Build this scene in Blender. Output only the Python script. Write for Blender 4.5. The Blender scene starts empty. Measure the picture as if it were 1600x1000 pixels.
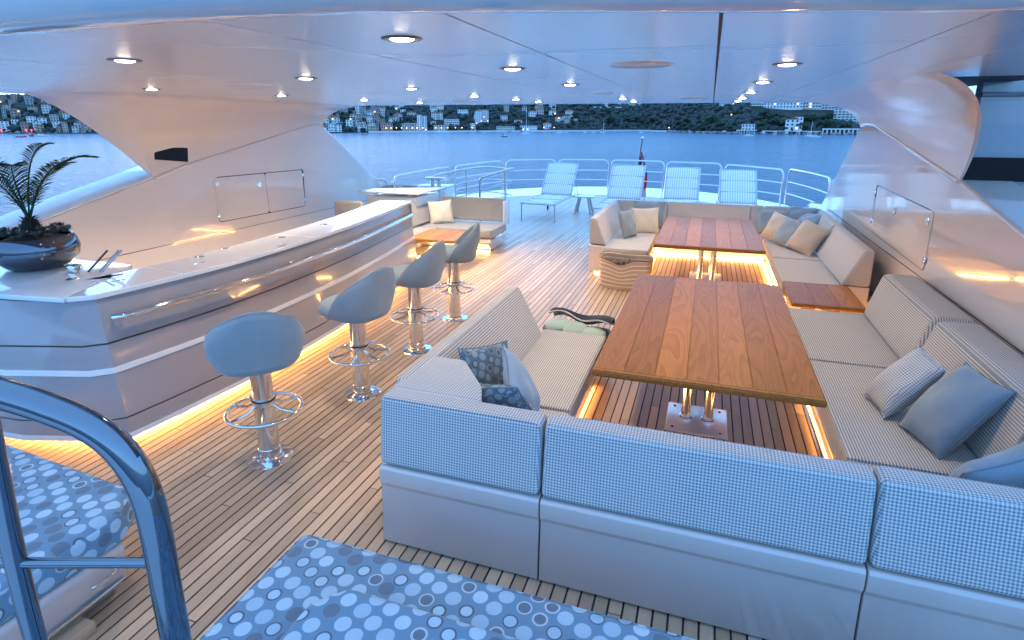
import bpy, bmesh, math, random
from mathutils import Vector, Matrix, noise
R = math.radians
random.seed(7)
sc = bpy.context.scene
COL = sc.collection

# ------------------------------------------------------------------ camera
CAM = Vector((0, 0, 2.35))
F, CX, CY = 884.0, 800.0, 430.0
PITCH = math.atan(238 / 884); YAW = math.atan2(312, math.hypot(884, 238))
cam = bpy.data.objects.new('camera', bpy.data.cameras.new('camera')); COL.objects.link(cam)
cam.location = CAM
cam.rotation_euler = (math.pi / 2 - PITCH, 0, YAW)
cam.data.sensor_fit = 'HORIZONTAL'; cam.data.sensor_width = 36
cam.data.lens = 36 * F / 1600; cam.data.shift_y = -70 / 1600
cam.data.clip_start = 0.05; cam.data.clip_end = 60000
sc.camera = cam
# ------------------------------------------------------------------ sky, sun, exposure (dusk)
SUN_EL, SUN_AZ = R(5.0), R(-45)          # low sun, far out to port and astern
w = bpy.data.worlds.new('World'); sc.world = w; w.use_nodes = True
wn, wl = w.node_tree.nodes, w.node_tree.links
wn.clear()
sky = wn.new('ShaderNodeTexSky'); sky.sky_type = 'NISHITA'; sky.sun_disc = False
sky.sun_elevation = SUN_EL; sky.sun_rotation = SUN_AZ; sky.air_density = 1.0; sky.dust_density = 0.6; sky.ozone_density = 3.5
tint = wn.new('ShaderNodeMix'); tint.data_type = 'RGBA'; tint.blend_type = 'MULTIPLY'; tint.inputs[0].default_value = 1
tint.inputs[7].default_value = (0.62, 0.90, 1.35, 1)
bg = wn.new('ShaderNodeBackground'); bg.inputs[1].default_value = 0.115
wo = wn.new('ShaderNodeOutputWorld')
dusk = wn.new('ShaderNodeMix'); dusk.data_type = 'RGBA'; dusk.inputs[0].default_value = 0.5
dusk.inputs[7].default_value = (2.05, 4.6, 8.6, 1)
wl.new(sky.outputs[0], tint.inputs[6]); wl.new(tint.outputs[2], dusk.inputs[6]); wl.new(dusk.outputs[2], bg.inputs[0]); wl.new(bg.outputs[0], wo.inputs[0])
sd = bpy.data.lights.new('sun', 'SUN'); sd.energy = 0.12; sd.angle = R(12); sd.color = (1, 0.86, 0.74)
sun = bpy.data.objects.new('sun', sd); COL.objects.link(sun)
sun.rotation_euler = (R(90) - SUN_EL, 0, math.pi - SUN_AZ)
sc.view_settings.view_transform = 'Standard'; sc.view_settings.look = 'None'
sc.view_settings.exposure = 2.0; sc.view_settings.gamma = 1.0
sc.render.engine = 'CYCLES'
sc.cycles.use_denoising = True; sc.cycles.max_bounces = 7; sc.cycles.glossy_bounces = 4
sc.cycles.sample_clamp_indirect = 4; sc.cycles.caustics_reflective = False; sc.cycles.caustics_refractive = False

# ------------------------------------------------------------------ placing
_fw = Vector((-math.sin(YAW) * math.cos(PITCH), math.cos(YAW) * math.cos(PITCH), -math.sin(PITCH)))
_rt = Vector((math.cos(YAW), math.sin(YAW), 0)); _up = _rt.cross(_fw)
def at(u, v, z):
    d = _fw * F + _rt * (u - CX) - _up * (v - CY)
    return CAM + d * ((z - CAM.z) / d.z)
def proj(p):
    d = Vector(p) - CAM; k = d.dot(_fw)
    if k < 0.05: return None
    return (CX + F * d.dot(_rt) / k, CY - F * d.dot(_up) / k)

# ------------------------------------------------------------------ objects
def tag(o, label=None, cat=None, group=None, kind=None):
    if label: o['label'] = label
    if cat: o['category'] = cat
    if group: o['group'] = group
    if kind: o['kind'] = kind
    return o
def thing(name, label, cat, loc=(0, 0, 0), rz=0.0, group=None):
    o = bpy.data.objects.new(name, None); COL.objects.link(o); o.empty_display_size = 0.1
    o.location = loc; o.rotation_euler = (0, 0, rz)
    return tag(o, label, cat, group)
def uvbox(bm):
    uv = bm.loops.layers.uv.verify()
    for f in bm.faces:
        n = f.normal; a = [abs(n.x), abs(n.y), abs(n.z) * 1.15]; k = a.index(max(a))
        for l in f.loops:
            c = l.vert.co
            l[uv].uv = (c.z, c.y) if k == 0 else (c.x, c.z + .5) if k == 1 else (c.x, c.y)
def obj(name, bm, m, parent=None, smooth=True, ang=38, wn_=False, uv=True):
    if isinstance(bm, bmesh.types.BMesh):
        bm.normal_update()
        if uv: uvbox(bm)
        me = bpy.data.meshes.new(name); bm.to_mesh(me); bm.free()
        if smooth:
            me.polygons.foreach_set('use_smooth', [True] * len(me.polygons))
            me.set_sharp_from_angle(angle=R(ang))
        me.materials.append(m)
    else: me = bm
    o = bpy.data.objects.new(name, me); COL.objects.link(o)
    if parent: o.parent = parent
    if wn_:
        md = o.modifiers.new('wn', 'WEIGHTED_NORMAL'); md.keep_sharp = True
    return o
def copy_tree(o, parent=None):
    c = o.copy(); COL.objects.link(c); c.parent = parent
    for ch in list(o.children): copy_tree(ch, c)
    return c
NB = bmesh.new
def box(bm, x0, x1, y0, y1, z0, z1, r=0, seg=3, M=None):
    g = bmesh.ops.create_cube(bm, size=1)['verts']
    for v in g:
        v.co = Vector(((x0 + x1) / 2 + v.co.x * (x1 - x0), (y0 + y1) / 2 + v.co.y * (y1 - y0), (z0 + z1) / 2 + v.co.z * (z1 - z0)))
    if M is not None:
        for v in g: v.co = M @ v.co
    if r:
        es = list({e for v in g for e in v.link_edges})
        bmesh.ops.bevel(bm, geom=es, offset=r, segments=seg, affect='EDGES', profile=0.5)
    return bm
def prism(bm, pts3, ext, r=0, seg=2):
    vs = [bm.verts.new(p) for p in pts3]; ws = [bm.verts.new(Vector(p) + Vector(ext)) for p in pts3]
    n = len(vs); fs = [bm.faces.new(vs[::-1]), bm.faces.new(ws)]
    for i in range(n): fs.append(bm.faces.new((vs[i], vs[(i + 1) % n], ws[(i + 1) % n], ws[i])))
    bmesh.ops.recalc_face_normals(bm, faces=fs)
    if r:
        es = list({e for f in fs for e in f.edges})
        bmesh.ops.bevel(bm, geom=es, offset=r, segments=seg, affect='EDGES', profile=0.5)
    return bm
def path(pts, n=6):
    P = [Vector(p) for p in pts]; out = []
    for i in range(len(P) - 1):
        a = P[i - 1] if i else P[0] * 2 - P[1]; b, c = P[i], P[i + 1]; d = P[i + 2] if i + 2 < len(P) else c * 2 - b
        for k in range(n):
            t = k / n
            out.append(0.5 * ((2 * b) + (c - a) * t + (2 * a - 5 * b + 4 * c - d) * t * t + (3 * b - a - 3 * c + d) * t ** 3))
    return out + [P[-1]]
def tube(bm, pts, r, n=12, closed=False, cap=True):
    P = [Vector(p) for p in pts]; N = len(P); rings = []; up = None
    for i in range(N):
        if closed: t = P[(i + 1) % N] - P[i - 1]
        else: t = P[min(i + 1, N - 1)] - P[max(i - 1, 0)]
        if t.length < 1e-9: t = Vector((0, 0, 1))
        t.normalize()
        if up is None: up = t.orthogonal().normalized()
        up = (up - t * up.dot(t)).normalized(); s = t.cross(up)
        rr = r[i] if isinstance(r, (list, tuple)) else r
        rings.append([bm.verts.new(P[i] + (up * math.cos(2 * math.pi * k / n) + s * math.sin(2 * math.pi * k / n)) * rr) for k in range(n)])
    for i in range(N if closed else N - 1):
        a, b = rings[i], rings[(i + 1) % N]
        for k in range(n): bm.faces.new((a[k], a[(k + 1) % n], b[(k + 1) % n], b[k]))
    if cap and not closed:
        bm.faces.new(rings[0][::-1]); bm.faces.new(rings[-1])
    return bm
def lathe(bm, prof, n=28, c=(0, 0, 0)):
    rings = []
    for (r, z) in prof:
        if r < 1e-6: rings.append([bm.verts.new((c[0], c[1], c[2] + z))])
        else: rings.append([bm.verts.new((c[0] + r * math.cos(2 * math.pi * k / n), c[1] + r * math.sin(2 * math.pi * k / n), c[2] + z)) for k in range(n)])
    for a, b in zip(rings, rings[1:]):
        if len(a) == 1 and len(b) == 1: continue
        for k in range(n):
            q = (k + 1) % n
            if len(a) == 1: bm.faces.new((a[0], b[q], b[k]))
            elif len(b) == 1: bm.faces.new((a[k], a[q], b[0]))
            else: bm.faces.new((a[k], a[q], b[q], b[k]))
    bmesh.ops.recalc_face_normals(bm, faces=list(bm.faces))
    return bm

# ------------------------------------------------------------------ materials
MATS = {}
def mat(name, col, rough=0.5, metal=0.0, coat=0.0, emit=None, es=0.0, ior=1.5, sheen=0.0):
    m = bpy.data.materials.new(name); m.use_nodes = True; b = m.node_tree.nodes['Principled BSDF']
    b.inputs['Base Color'].default_value = (*col, 1); b.inputs['Roughness'].default_value = rough
    b.inputs['Metallic'].default_value = metal; b.inputs['IOR'].default_value = ior
    b.inputs['Coat Weight'].default_value = coat; b.inputs['Coat Roughness'].default_value = 0.03
    b.inputs['Sheen Weight'].default_value = sheen
    if emit: b.inputs['Emission Color'].default_value = (*emit, 1); b.inputs['Emission Strength'].default_value = es
    MATS[name] = m; return m
class NT:
    def __init__(s, m): s.t = m.node_tree; s.b = s.t.nodes['Principled BSDF']
    def n(s, typ, **kw):
        o = s.t.nodes.new(typ)
        for k, v in kw.items(): setattr(o, k, v)
        return o
    def l(s, a, b): s.t.links.new(a, b)
    def math(s, op, a, b=None, clamp=False):
        o = s.n('ShaderNodeMath', operation=op, use_clamp=clamp)
        for i, v in enumerate((a, b)):
            if v is None: continue
            if isinstance(v, (int, float)): o.inputs[i].default_value = v
            else: s.l(v, o.inputs[i])
        return o.outputs[0]
    def mix(s, f, a, b, blend='MIX'):
        o = s.n('ShaderNodeMix', data_type='RGBA', blend_type=blend)
        for i, v in ((0, f), (6, a), (7, b)):
            if isinstance(v, (int, float)): o.inputs[i].default_value = v
            elif isinstance(v, tuple): o.inputs[i].default_value = (*v, 1)
            else: s.l(v, o.inputs[i])
        return o.outputs[2]
    def noise(s, vec, scale, detail=4, rough=0.55, dist=0.0):
        o = s.n('ShaderNodeTexNoise'); o.inputs['Scale'].default_value = scale; o.inputs['Detail'].default_value = detail
        o.inputs['Roughness'].default_value = rough; o.inputs['Distortion'].default_value = dist
        if vec is not None: s.l(vec, o.inputs['Vector'])
        return o.outputs[0]
    def bump(s, h, strength, dist):
        o = s.n('ShaderNodeBump'); o.inputs['Strength'].default_value = strength; o.inputs['Distance'].default_value = dist
        s.l(h, o.inputs['Height']); s.l(o.outputs[0], s.b.inputs['Normal'])
    def scale(s, vec, xyz):
        o = s.n('ShaderNodeMapping'); o.inputs['Scale'].default_value = xyz; s.l(vec, o.inputs[0]); return o.outputs[0]
    def ramp(s, f, stops):
        o = s.n('ShaderNodeValToRGB'); e = o.color_ramp.elements
        while len(e) < len(stops): e.new(0.5)
        for i, (p, c) in enumerate(stops): e[i].position = p; e[i].color = (*c, 1)
        s.l(f, o.inputs[0]); return o.outputs[0]
# gloss paints, with faint orange peel
def paint(name, col, rough, coat=1.0, peel=0.02):
    m = mat(name, col, rough, coat=coat); t = NT(m); co = t.n('ShaderNodeTexCoord').outputs['Object']
    n1 = t.noise(co, 3.0, 3); t.l(t.mix(n1, tuple(c * 0.96 for c in col), tuple(min(1, c * 1.03) for c in col)), t.b.inputs['Base Color'])
    t.bump(t.noise(co, 1.7, 2), peel, 0.02); return m
champagne = paint('champagne_paint', (0.72, 0.65, 0.61), 0.10)
bar_paint = paint('bar_paint', (0.36, 0.33, 0.34), 0.12)
base_paint = paint('sofa_base_paint', (0.55, 0.48, 0.46), 0.10)
ceil_paint = paint('ceiling_lacquer', (0.47, 0.55, 0.66), 0.22, coat=0.8, peel=0.01); ceil_paint.node_tree.nodes['Principled BSDF'].inputs['Coat Roughness'].default_value = 0.20
lip_paint = paint('soffit_lacquer', (0.66, 0.67, 0.68), 0.08, coat=1.0, peel=0.02)
white_paint = paint('white_gelcoat', (0.80, 0.80, 0.80), 0.22)
counter_m = paint('white_counter', (0.78, 0.78, 0.78), 0.10)
chrome = mat('polished_steel', (0.80, 0.80, 0.81), 0.05, 1.0)
plate_m = mat('satin_plate', (0.85, 0.87, 0.90), 0.30, 0.55)
rail_steel = mat('rail_steel', (0.20, 0.22, 0.25), 0.06, 1.0)
brushed = mat('satin_steel', (0.62, 0.62, 0.63), 0.22, 1.0)
darksteel = mat('dark_bezel', (0.10, 0.10, 0.12), 0.25, 0.8)
black = mat('black_gloss', (0.004, 0.004, 0.005), 0.35, ior=1.3)
caulk = mat('black_caulk', (0.015, 0.014, 0.014), 0.6)
dark_gap = mat('dark_joint', (0.03, 0.028, 0.03), 0.7)
brown_line = mat('brown_inlay', (0.07, 0.04, 0.03), 0.3)
led = mat('warm_led', (1, 0.6, 0.25), 0.5, emit=(1.0, 0.53, 0.16), es=30)
lampglow = mat('downlight_lens', (1, 0.95, 0.9), 0.4, emit=(1.0, 0.82, 0.62), es=16)
beige_grille = mat('beige_grille', (0.46, 0.46, 0.48), 0.35, coat=0.5)
def teak(name, dark, light, scale=1.0, grain=1.0, rough=0.5, coat=0.0, cathedral=0.35):
    m = mat(name, light, rough, coat=coat); t = NT(m); m.node_tree.nodes['Principled BSDF'].inputs['Coat Roughness'].default_value = 0.15
    co = t.n('ShaderNodeTexCoord').outputs['Object']; oi = t.n('ShaderNodeObjectInfo')
    off = t.n('ShaderNodeVectorMath', operation='ADD'); t.l(co, off.inputs[0])
    cmb = t.n('ShaderNodeCombineXYZ'); rnd = t.math('MULTIPLY', oi.outputs['Random'], 37.0)
    t.l(rnd, cmb.inputs[0]); t.l(rnd, cmb.inputs[1]); t.l(cmb.outputs[0], off.inputs[1])
    v1 = t.scale(off.outputs[0], (5.5 * scale, 0.75 * scale, 5.5 * scale))
    fig = t.noise(v1, 1.0, 1.5, 0.4, 0.5)                                   # long cathedral figure
    rings = t.math('FRACT', t.math('MULTIPLY', fig, 11.0))
    rings = t.math('POWER', rings, 1.6)
    v2 = t.scale(off.outputs[0], (150 * scale, 5 * scale, 150 * scale)); fine = t.noise(v2, 1.0, 5, 0.6)
    g = t.math('ADD', t.math('MULTIPLY', rings, cathedral * grain), t.math('MULTIPLY', fine, 0.75), clamp=True)
    c = t.mix(g, light, dark)
    tintv = t.math('ADD', t.math('MULTIPLY', oi.outputs['Random'], 0.42), 0.78)
    hsv = t.n('ShaderNodeHueSaturation'); t.l(c, hsv.inputs['Color']); t.l(tintv, hsv.inputs['Value'])
    t.l(hsv.outputs[0], t.b.inputs['Base Color'])
    t.bump(fine, 0.15, 0.002)
    return m, t, hsv
table_teak, _, _ = teak('table_teak', (0.19, 0.066, 0.015), (0.47, 0.195, 0.046), 1.0, 1.0, 0.40, 0.0, 0.32); table_teak.node_tree.nodes['Principled BSDF'].inputs['IOR'].default_value = 1.24
deck_teak, _, _ = teak('deck_teak', (0.36, 0.24, 0.15), (0.66, 0.48, 0.33), 0.7, 0.35, 0.42, 0.1)
# teak of the joined far planks, skylight glare painted in; tone per strake from place
dt2 = mat('deck_teak_far_glare', (0.44, 0.31, 0.21), 0.42, coat=0.1); t = NT(dt2)
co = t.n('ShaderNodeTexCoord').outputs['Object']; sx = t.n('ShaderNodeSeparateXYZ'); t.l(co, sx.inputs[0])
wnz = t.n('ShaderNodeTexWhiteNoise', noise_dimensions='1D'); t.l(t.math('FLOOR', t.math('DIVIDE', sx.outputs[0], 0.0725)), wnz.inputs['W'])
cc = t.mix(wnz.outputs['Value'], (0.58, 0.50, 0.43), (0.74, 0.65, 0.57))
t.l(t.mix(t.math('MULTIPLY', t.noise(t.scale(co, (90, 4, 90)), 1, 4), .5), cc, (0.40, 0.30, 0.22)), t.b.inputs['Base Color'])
def weave(name, a, b, p, axis='both', extra=None):
    m = mat(name, a, 0.9, sheen=0.25); t = NT(m); uv = t.n('ShaderNodeUVMap').outputs[0]; s = t.n('ShaderNodeSeparateXYZ'); t.l(uv, s.inputs[0])
    def st(o): return t.math('GREATER_THAN', t.math('FRACT', t.math('DIVIDE', o, p)), 0.5)
    f = t.math('MULTIPLY', t.math('ADD', st(s.outputs[0]), st(s.outputs[1])), 0.5) if axis == 'both' else st(s.outputs[0]) if axis == 'u' else st(s.outputs[1])
    co = t.n('ShaderNodeTexCoord').outputs['Object']
    big = t.noise(co, 4.0, 3)
    c = t.mix(f, a, b); c = t.mix(t.math('MULTIPLY', big, 0.3), c, tuple(x * 0.85 for x in a))
    t.l(c, t.b.inputs['Base Color']); t.bump(t.math('ADD', t.noise(co, 260, 2), t.math('MULTIPLY', t.noise(co, 5, 3), 9.0)), 0.3, 0.005); return m
check = weave('houndstooth_fabric', (0.66, 0.64, 0.60), (0.055, 0.12, 0.20), 0.0152)
stripe_seat = weave('fine_stripe_fabric', (0.60, 0.56, 0.50), (0.17, 0.185, 0.20), 0.0175, 'u')
farfab = weave('pale_weave_fabric', (0.52, 0.50, 0.47), (0.36, 0.36, 0.36), 0.016)
beige_stripe = weave('beige_twill_fabric', (0.50, 0.45, 0.38), (0.34, 0.31, 0.27), 0.02, 'u')
lounger_fab = weave('lounger_stripe_fabric', (0.88, 0.84, 0.78), (0.52, 0.60, 0.62), 0.05, 'u')
def plain(name, c, wr=0.5):
    m = mat(name, c, 0.9, sheen=0.3); t = NT(m); co = t.n('ShaderNodeTexCoord').outputs['Object']
    t.l(t.mix(t.noise(co, 6, 4), tuple(x * 0.82 for x in c), tuple(min(1, x * 1.1) for x in c)), t.b.inputs['Base Color'])
    t.bump(t.math('ADD', t.math('MULTIPLY', t.noise(co, 320, 2), 0.4), t.math('MULTIPLY', t.noise(co, 9, 3, 0.5, 0.8), 8 * wr)), 0.3, 0.003); return m
stool_fab = plain('stool_grey_fabric', (0.26, 0.31, 0.33), 0.12)
grey_fab = plain('grey_sofa_fabric', (0.29, 0.285, 0.275), 0.15)
blue_fab = plain('slate_blue_fabric', (0.20, 0.27, 0.33))
ltblue_fab = plain('pale_blue_fabric', (0.22, 0.32, 0.42))
cream_fab = plain('cream_fabric', (0.56, 0.54, 0.48))
navy_fab = plain('navy_canvas', (0.03, 0.04, 0.06))
mint_fab = plain('mint_fabric', (0.38, 0.52, 0.46))
piping_m = plain('blue_grey_piping', (0.14, 0.17, 0.21), 0.1)
def dots(name, s=0.081, dk=1.0):
    m = mat(name, (0.2, 0.25, 0.3), 0.85, sheen=0.2); t = NT(m); uv = t.n('ShaderNodeUVMap').outputs[0]
    rot = t.n('ShaderNodeMapping'); rot.inputs['Rotation'].default_value = (0, 0, R(24)); rot.inputs['Scale'].default_value = (1 / s, 1 / s, 1); t.l(uv, rot.inputs[0])
    v = t.n('ShaderNodeTexVoronoi', voronoi_dimensions='2D'); v.inputs['Scale'].default_value = 1.0; v.inputs['Randomness'].default_value = 0.16
    t.l(rot.outputs[0], v.inputs['Vector']); d = v.outputs['Distance']
    sp = t.n('ShaderNodeSeparateColor'); t.l(v.outputs['Color'], sp.inputs[0]); r, g, b = sp.outputs[:3]
    ringed = t.math('GREATER_THAN', r, 0.74); dark = t.math('GREATER_THAN', g, 0.72)
    rad = t.math('SUBTRACT', t.math('ADD', 0.385, t.math('MULTIPLY', b, 0.045)), t.math('MULTIPLY', ringed, 0.10))
    inside = t.math('LESS_THAN', d, rad)
    ring = t.math('MULTIPLY', ringed, t.math('MULTIPLY', t.math('GREATER_THAN', d, rad), t.math('LESS_THAN', d, 0.40)))
    base = (0.13, 0.24, 0.34)
    fill = t.mix(dark, t.mix(b, (0.42, 0.56, 0.65), (0.30, 0.45, 0.56)), (0.11, 0.155, 0.21))
    ringc = t.mix(dark, (0.08, 0.11, 0.15), (0.42, 0.50, 0.55))
    c = t.mix(ring, t.mix(inside, base, fill), ringc)
    c = t.mix(1.0, c, (dk, dk, dk), 'MULTIPLY')
    t.l(c, t.b.inputs['Base Color']); co = t.n('ShaderNodeTexCoord').outputs['Object']
    t.bump(t.math('ADD', t.noise(co, 300, 2), t.math('MULTIPLY', t.noise(co, 5, 3, .5, 1.0), 12.0)), 0.35, 0.005); return m
dot_fab = dots('dotted_fabric'); dot_small = dots('dotted_pillow_fabric', 0.062, .55)

# ================================================================== SETTING
DECK_HALF = 0.0725
# hull under the deck (white waterway all round)
def curve_half(Y):                      # plan of the aft deck about the centreline X=-2.65
    return 5.75 * math.sqrt(max(0, 1 - ((Y - 15) / 6.9) ** 2)) if Y > 15 else 5.75
bm = NB(); ring = []
for i in range(33):
    Y = 15 + 6.9 * math.sin(math.pi / 2 * i / 32); ring.append((-2.65 + 5.75 * math.cos(math.pi / 2 * i / 32), Y))
pl = [(3.1, -4)] + ring + [(-5.3 - x, y) for x, y in ring[::-1][1:]] + [(-8.4, -4)]
prism(bm, [(x, y, -1.6) for x, y in pl], (0, 0, 1.588))
tag(obj('hull_deck_edge', bm, white_paint, smooth=False), kind='structure')
bm = NB()
pl2 = [(2.05, -1.0), (2.05, 14)] + [(-2.65 + (x + 2.65) * 0.87, 14 + (y - 15) * 0.75) for x, y in ring[1:]]
pl2 += [(-5.3 - x, y) for x, y in pl2[::-1][1:-1]] + [(-7.35, -1.0)]
prism(bm, [(x, y, -0.008) for x, y in pl2], (0, 0, 0.0045))
deck = tag(obj('deck', bm, caulk, smooth=False), kind='structure')
def in_deck(x, y): 
    if y <= 14: return -7.33 < x < 2.03
    return abs(x + 2.65) < 4.95 * math.sqrt(max(0, 1 - ((y - 14) / 5.1) ** 2))
# planks
PW, PL = 0.0725, 2.25
planks = []; rng = random.Random(3)
for i in range(-101, 29):
    x = (i + 0.5) * PW; y = -1.0 - rng.random() * PL
    y = -1.0 - ((i * 0.61803) % 1.0) * PL
    while y < 19.2:
        y0, y1 = max(y, -0.99), y + PL
        if not in_deck(x, y1) or not in_deck(x, y0 + .02):
            if in_deck(x, y0 + .02):
                yy = y0
                while in_deck(x, yy + 0.05) and yy < y1: yy += 0.05
                y1 = yy
            else: break
        if y1 - y0 > 0.06: planks.append((x, y0, y1))
        y += PL
def hidden(x, y):
    return (-1.6 < x < 2.1 and 2.36 < y < 3.4) or (-1.6 < x < -.8 and y < 4.9 and y > 2.3) or (x > 1.0 and 2.3 < y < 11.2) or \
        (x < -3.9 and 2.4 < y < 8) or (x > -1.7 and y < 1.85) or (x < -2.6 and y < 1.8) or (-1.7 < x < -.7 and 8.8 < y < 11.3) or (-1.7 < x < 2 and y > 10.4 and y < 11.3) or (x < -4.1 and y > 8)
def shown(p):
    x, y0, y1 = p; a = 0; n = 12; prev = None
    for k in range(n):
        y = y0 + (y1 - y0) * (k + .5) / n; l = (y1 - y0) / n
        if y < 0.9 or hidden(x, y): continue
        q = proj((x - PW / 2, y, 0)); q2 = proj((x + PW / 2, y, 0)); q3 = proj((x, y + l, 0))
        if q and q2 and q3 and 0 < q[0] < 1600 and 0 < q[1] < 1000:
            a += abs((q2[0] - q[0]) * (q3[1] - q[1]) - (q2[1] - q[1]) * (q3[0] - q[0]))
    return a
planks.sort(key=shown, reverse=True)
def plank_bm(bm, x, y0, y1):
    g = PW / 2 - 0.0055
    box(bm, x - g, x + g, y0 + 0.003, y1 - 0.003, -0.002, 0.0)
pcache = {}
for (x, y0, y1) in planks[:300]:
    k = round(y1 - y0, 3)
    if k not in pcache:
        b = NB(); g = PW / 2 - 0.0055
        box(b, -g, g, -(y1 - y0) / 2 + 0.003, (y1 - y0) / 2 - 0.003, -0.003, 0)
        o = obj('plank', b, deck_teak, deck, smooth=False); pcache[k] = o.data
    else: o = obj('plank', pcache[k], None, deck)
    o.location = (x, (y0 + y1) / 2, 0)
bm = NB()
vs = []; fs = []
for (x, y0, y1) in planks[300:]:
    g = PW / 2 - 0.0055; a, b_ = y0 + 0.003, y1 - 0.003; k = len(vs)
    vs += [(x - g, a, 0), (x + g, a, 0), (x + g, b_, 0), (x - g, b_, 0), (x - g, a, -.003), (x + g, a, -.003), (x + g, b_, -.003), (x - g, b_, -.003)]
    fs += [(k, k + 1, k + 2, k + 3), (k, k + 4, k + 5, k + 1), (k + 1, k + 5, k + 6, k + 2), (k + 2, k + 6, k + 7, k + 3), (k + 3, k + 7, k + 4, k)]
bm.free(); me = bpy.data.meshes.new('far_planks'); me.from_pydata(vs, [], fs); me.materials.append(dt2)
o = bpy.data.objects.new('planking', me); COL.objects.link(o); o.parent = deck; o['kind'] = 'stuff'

# ceiling ------------------------------------------------------------
CZ = 2.68
bm = NB()
prism(bm, [(x, y, CZ + 0.006) for x, y in [(-7.75, 1.5), (-1.1, 1.5), (2.45, 2.6), (2.45, 5.2), (1.9, 10.9), (-7.2, 10.1), (-7.75, 5.2)]], (0, 0, 0.22))
ceiling = tag(obj('ceiling', bm, dark_gap, smooth=False), kind='structure')
def aft(x): return 10.15 + (x + 6) * 0.085
XS = [-6.55, -4.77, -3.62, -1.63, -0.82, 0.0, 0.8, 1.25]
YS = {0: [5.3], 1: [3.4, 7.2], 2: [7.2], 3: [2.8, 4.4, 7.2], 4: [2.8, 7.2], 5: [2.95, 7.2], 6: [7.2]}
def edgeY(x): return 1.52 + 0.33 * max(0, (x + 1.1)) if x > -1.1 else 1.52
def panel(poly, g=0.004):
    b = NB(); c = Vector((sum(p[0] for p in poly) / len(poly), sum(p[1] for p in poly) / len(poly)))
    pts = []
    for p in poly:
        d = Vector((p[0], p[1])) - c
        pts.append((p[0] - math.copysign(g, d.x), p[1] - math.copysign(g, d.y), CZ))
    prism(b, pts, (0, 0, 0.012), 0.002, 1); return obj('panel', b, ceil_paint, ceiling, ang=25)
for i in range(7):
    x0, x1 = XS[i], XS[i + 1]; ys = YS.get(i, [7.2]); cuts = [None] + ys + [None]
    for k in range(len(cuts) - 1):
        a0 = edgeY(x0) if cuts[k] is None else cuts[k]; a1 = edgeY(x1) if cuts[k] is None else cuts[k]
        b0 = aft(x0) if cuts[k + 1] is None else cuts[k + 1]; b1 = aft(x1) if cuts[k + 1] is None else cuts[k + 1]
        panel([(x0, a0), (x1, a1), (x1, b1), (x0, b0)], 0.009 if i in (4, 5) and False else 0.0035)
panel([(-7.7, 1.52), (-6.55, 1.52), (-6.55, 5.25), (-7.7, 5.25)])
panel([(1.25, edgeY(1.25)), (2.4, edgeY(1.25)), (2.4, 5.25), (1.25, 5.25)])
bm = NB(); box(bm, -0.006, 0.006, 1.9, 10.6, CZ - 0.003, CZ + .004); obj('joint_strip', bm, dark_gap, ceiling, smooth=False)
# rounded lip of the ceiling where the stair well opens
bm = NB(); n = 24; prev = None; prof = [(0.0, 0.0), (-0.015, -0.02), (-0.05, -0.032), (-0.10, -0.03), (-0.16, -0.005), (-0.21, 0.05), (-0.24, 0.14), (-0.25, 0.45)]
rows = []
for i in range(n + 1):
    x = -7.7 + 10.1 * i / n; rows.append([bm.verts.new((x, edgeY(x) + d, CZ + 0.002 + h)) for d, h in prof])
for a, b in zip(rows, rows[1:]):
    for k in range(len(prof) - 1): bm.faces.new((a[k], b[k], b[k + 1], a[k + 1]))
bmesh.ops.recalc_face_normals(bm, faces=list(bm.faces))
o = obj('stairwell_soffit', bm, lip_paint, ceiling, ang=60)
md = o.modifiers.new('solid', 'SOLIDIFY'); md.thickness = 0.02; md.offset = 1

# downlights ------------------------------------------------------------
def make_downlight():
    t = thing('ceiling_downlight', '', 'ceiling light', group='round downlights let into the glossy ceiling')
    b = NB(); lathe(b, [(0.050, 0.0), (0.056, -0.006), (0.074, -0.007), (0.083, -0.003), (0.084, 0.0), (0.05, 0.001)], 32); obj('bezel', b, darksteel, t)
    b = NB(); lathe(b, [(0, -0.012), (0.03, -0.0105), (0.046, -0.006), (0.050, -0.001)], 28); obj('lens', b, lampglow, t)
    return t
DL = [((628, 60), 'large ceiling downlight nearest the camera, left of centre'), ((195, 94), 'ceiling downlight at top left, above the palm side of the bar'),
      ((237, 139), 'ceiling downlight above the dark strip in the left pillar'), ((440, 149), 'small ceiling downlight above the left wall hatch'),
      ((478, 122), 'ceiling downlight above the middle of the bar'), ((801, 107), 'ceiling downlight second from front in the walkway row'),
      ((891, 132), 'ceiling downlight third from front in the walkway row'), ((643, 138), 'ceiling downlight above the far end of the bar'),
      ((741, 150), 'ceiling downlight fourth along the row over the stools'), ((569, 156), 'small ceiling downlight near the aft end of the left wall'),
      ((1230, 100), 'large ceiling downlight right of the dark centre seam'), ((1192, 128), 'second downlight in the row right of the centre seam'),
      ((1173, 144), 'third downlight in the row right of the centre seam'), ((1160, 153), 'fourth downlight in the row right of the centre seam'),
      ((1153, 157.6), 'farthest downlight in the row right of the centre seam'), ((973, 154), 'small ceiling downlight fifth in the walkway row'),
      ((990, 158), 'farthest tiny downlight of the walkway row at the roof edge'), ((806, 155), 'tiny ceiling downlight near the roof edge left of the mast'),
      ((841, 159), 'tiny ceiling downlight at the roof edge above the sailing boat'), ((656, 160), 'tiny ceiling downlight at the roof edge above the white tower block')]
proto = make_downlight()
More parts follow.
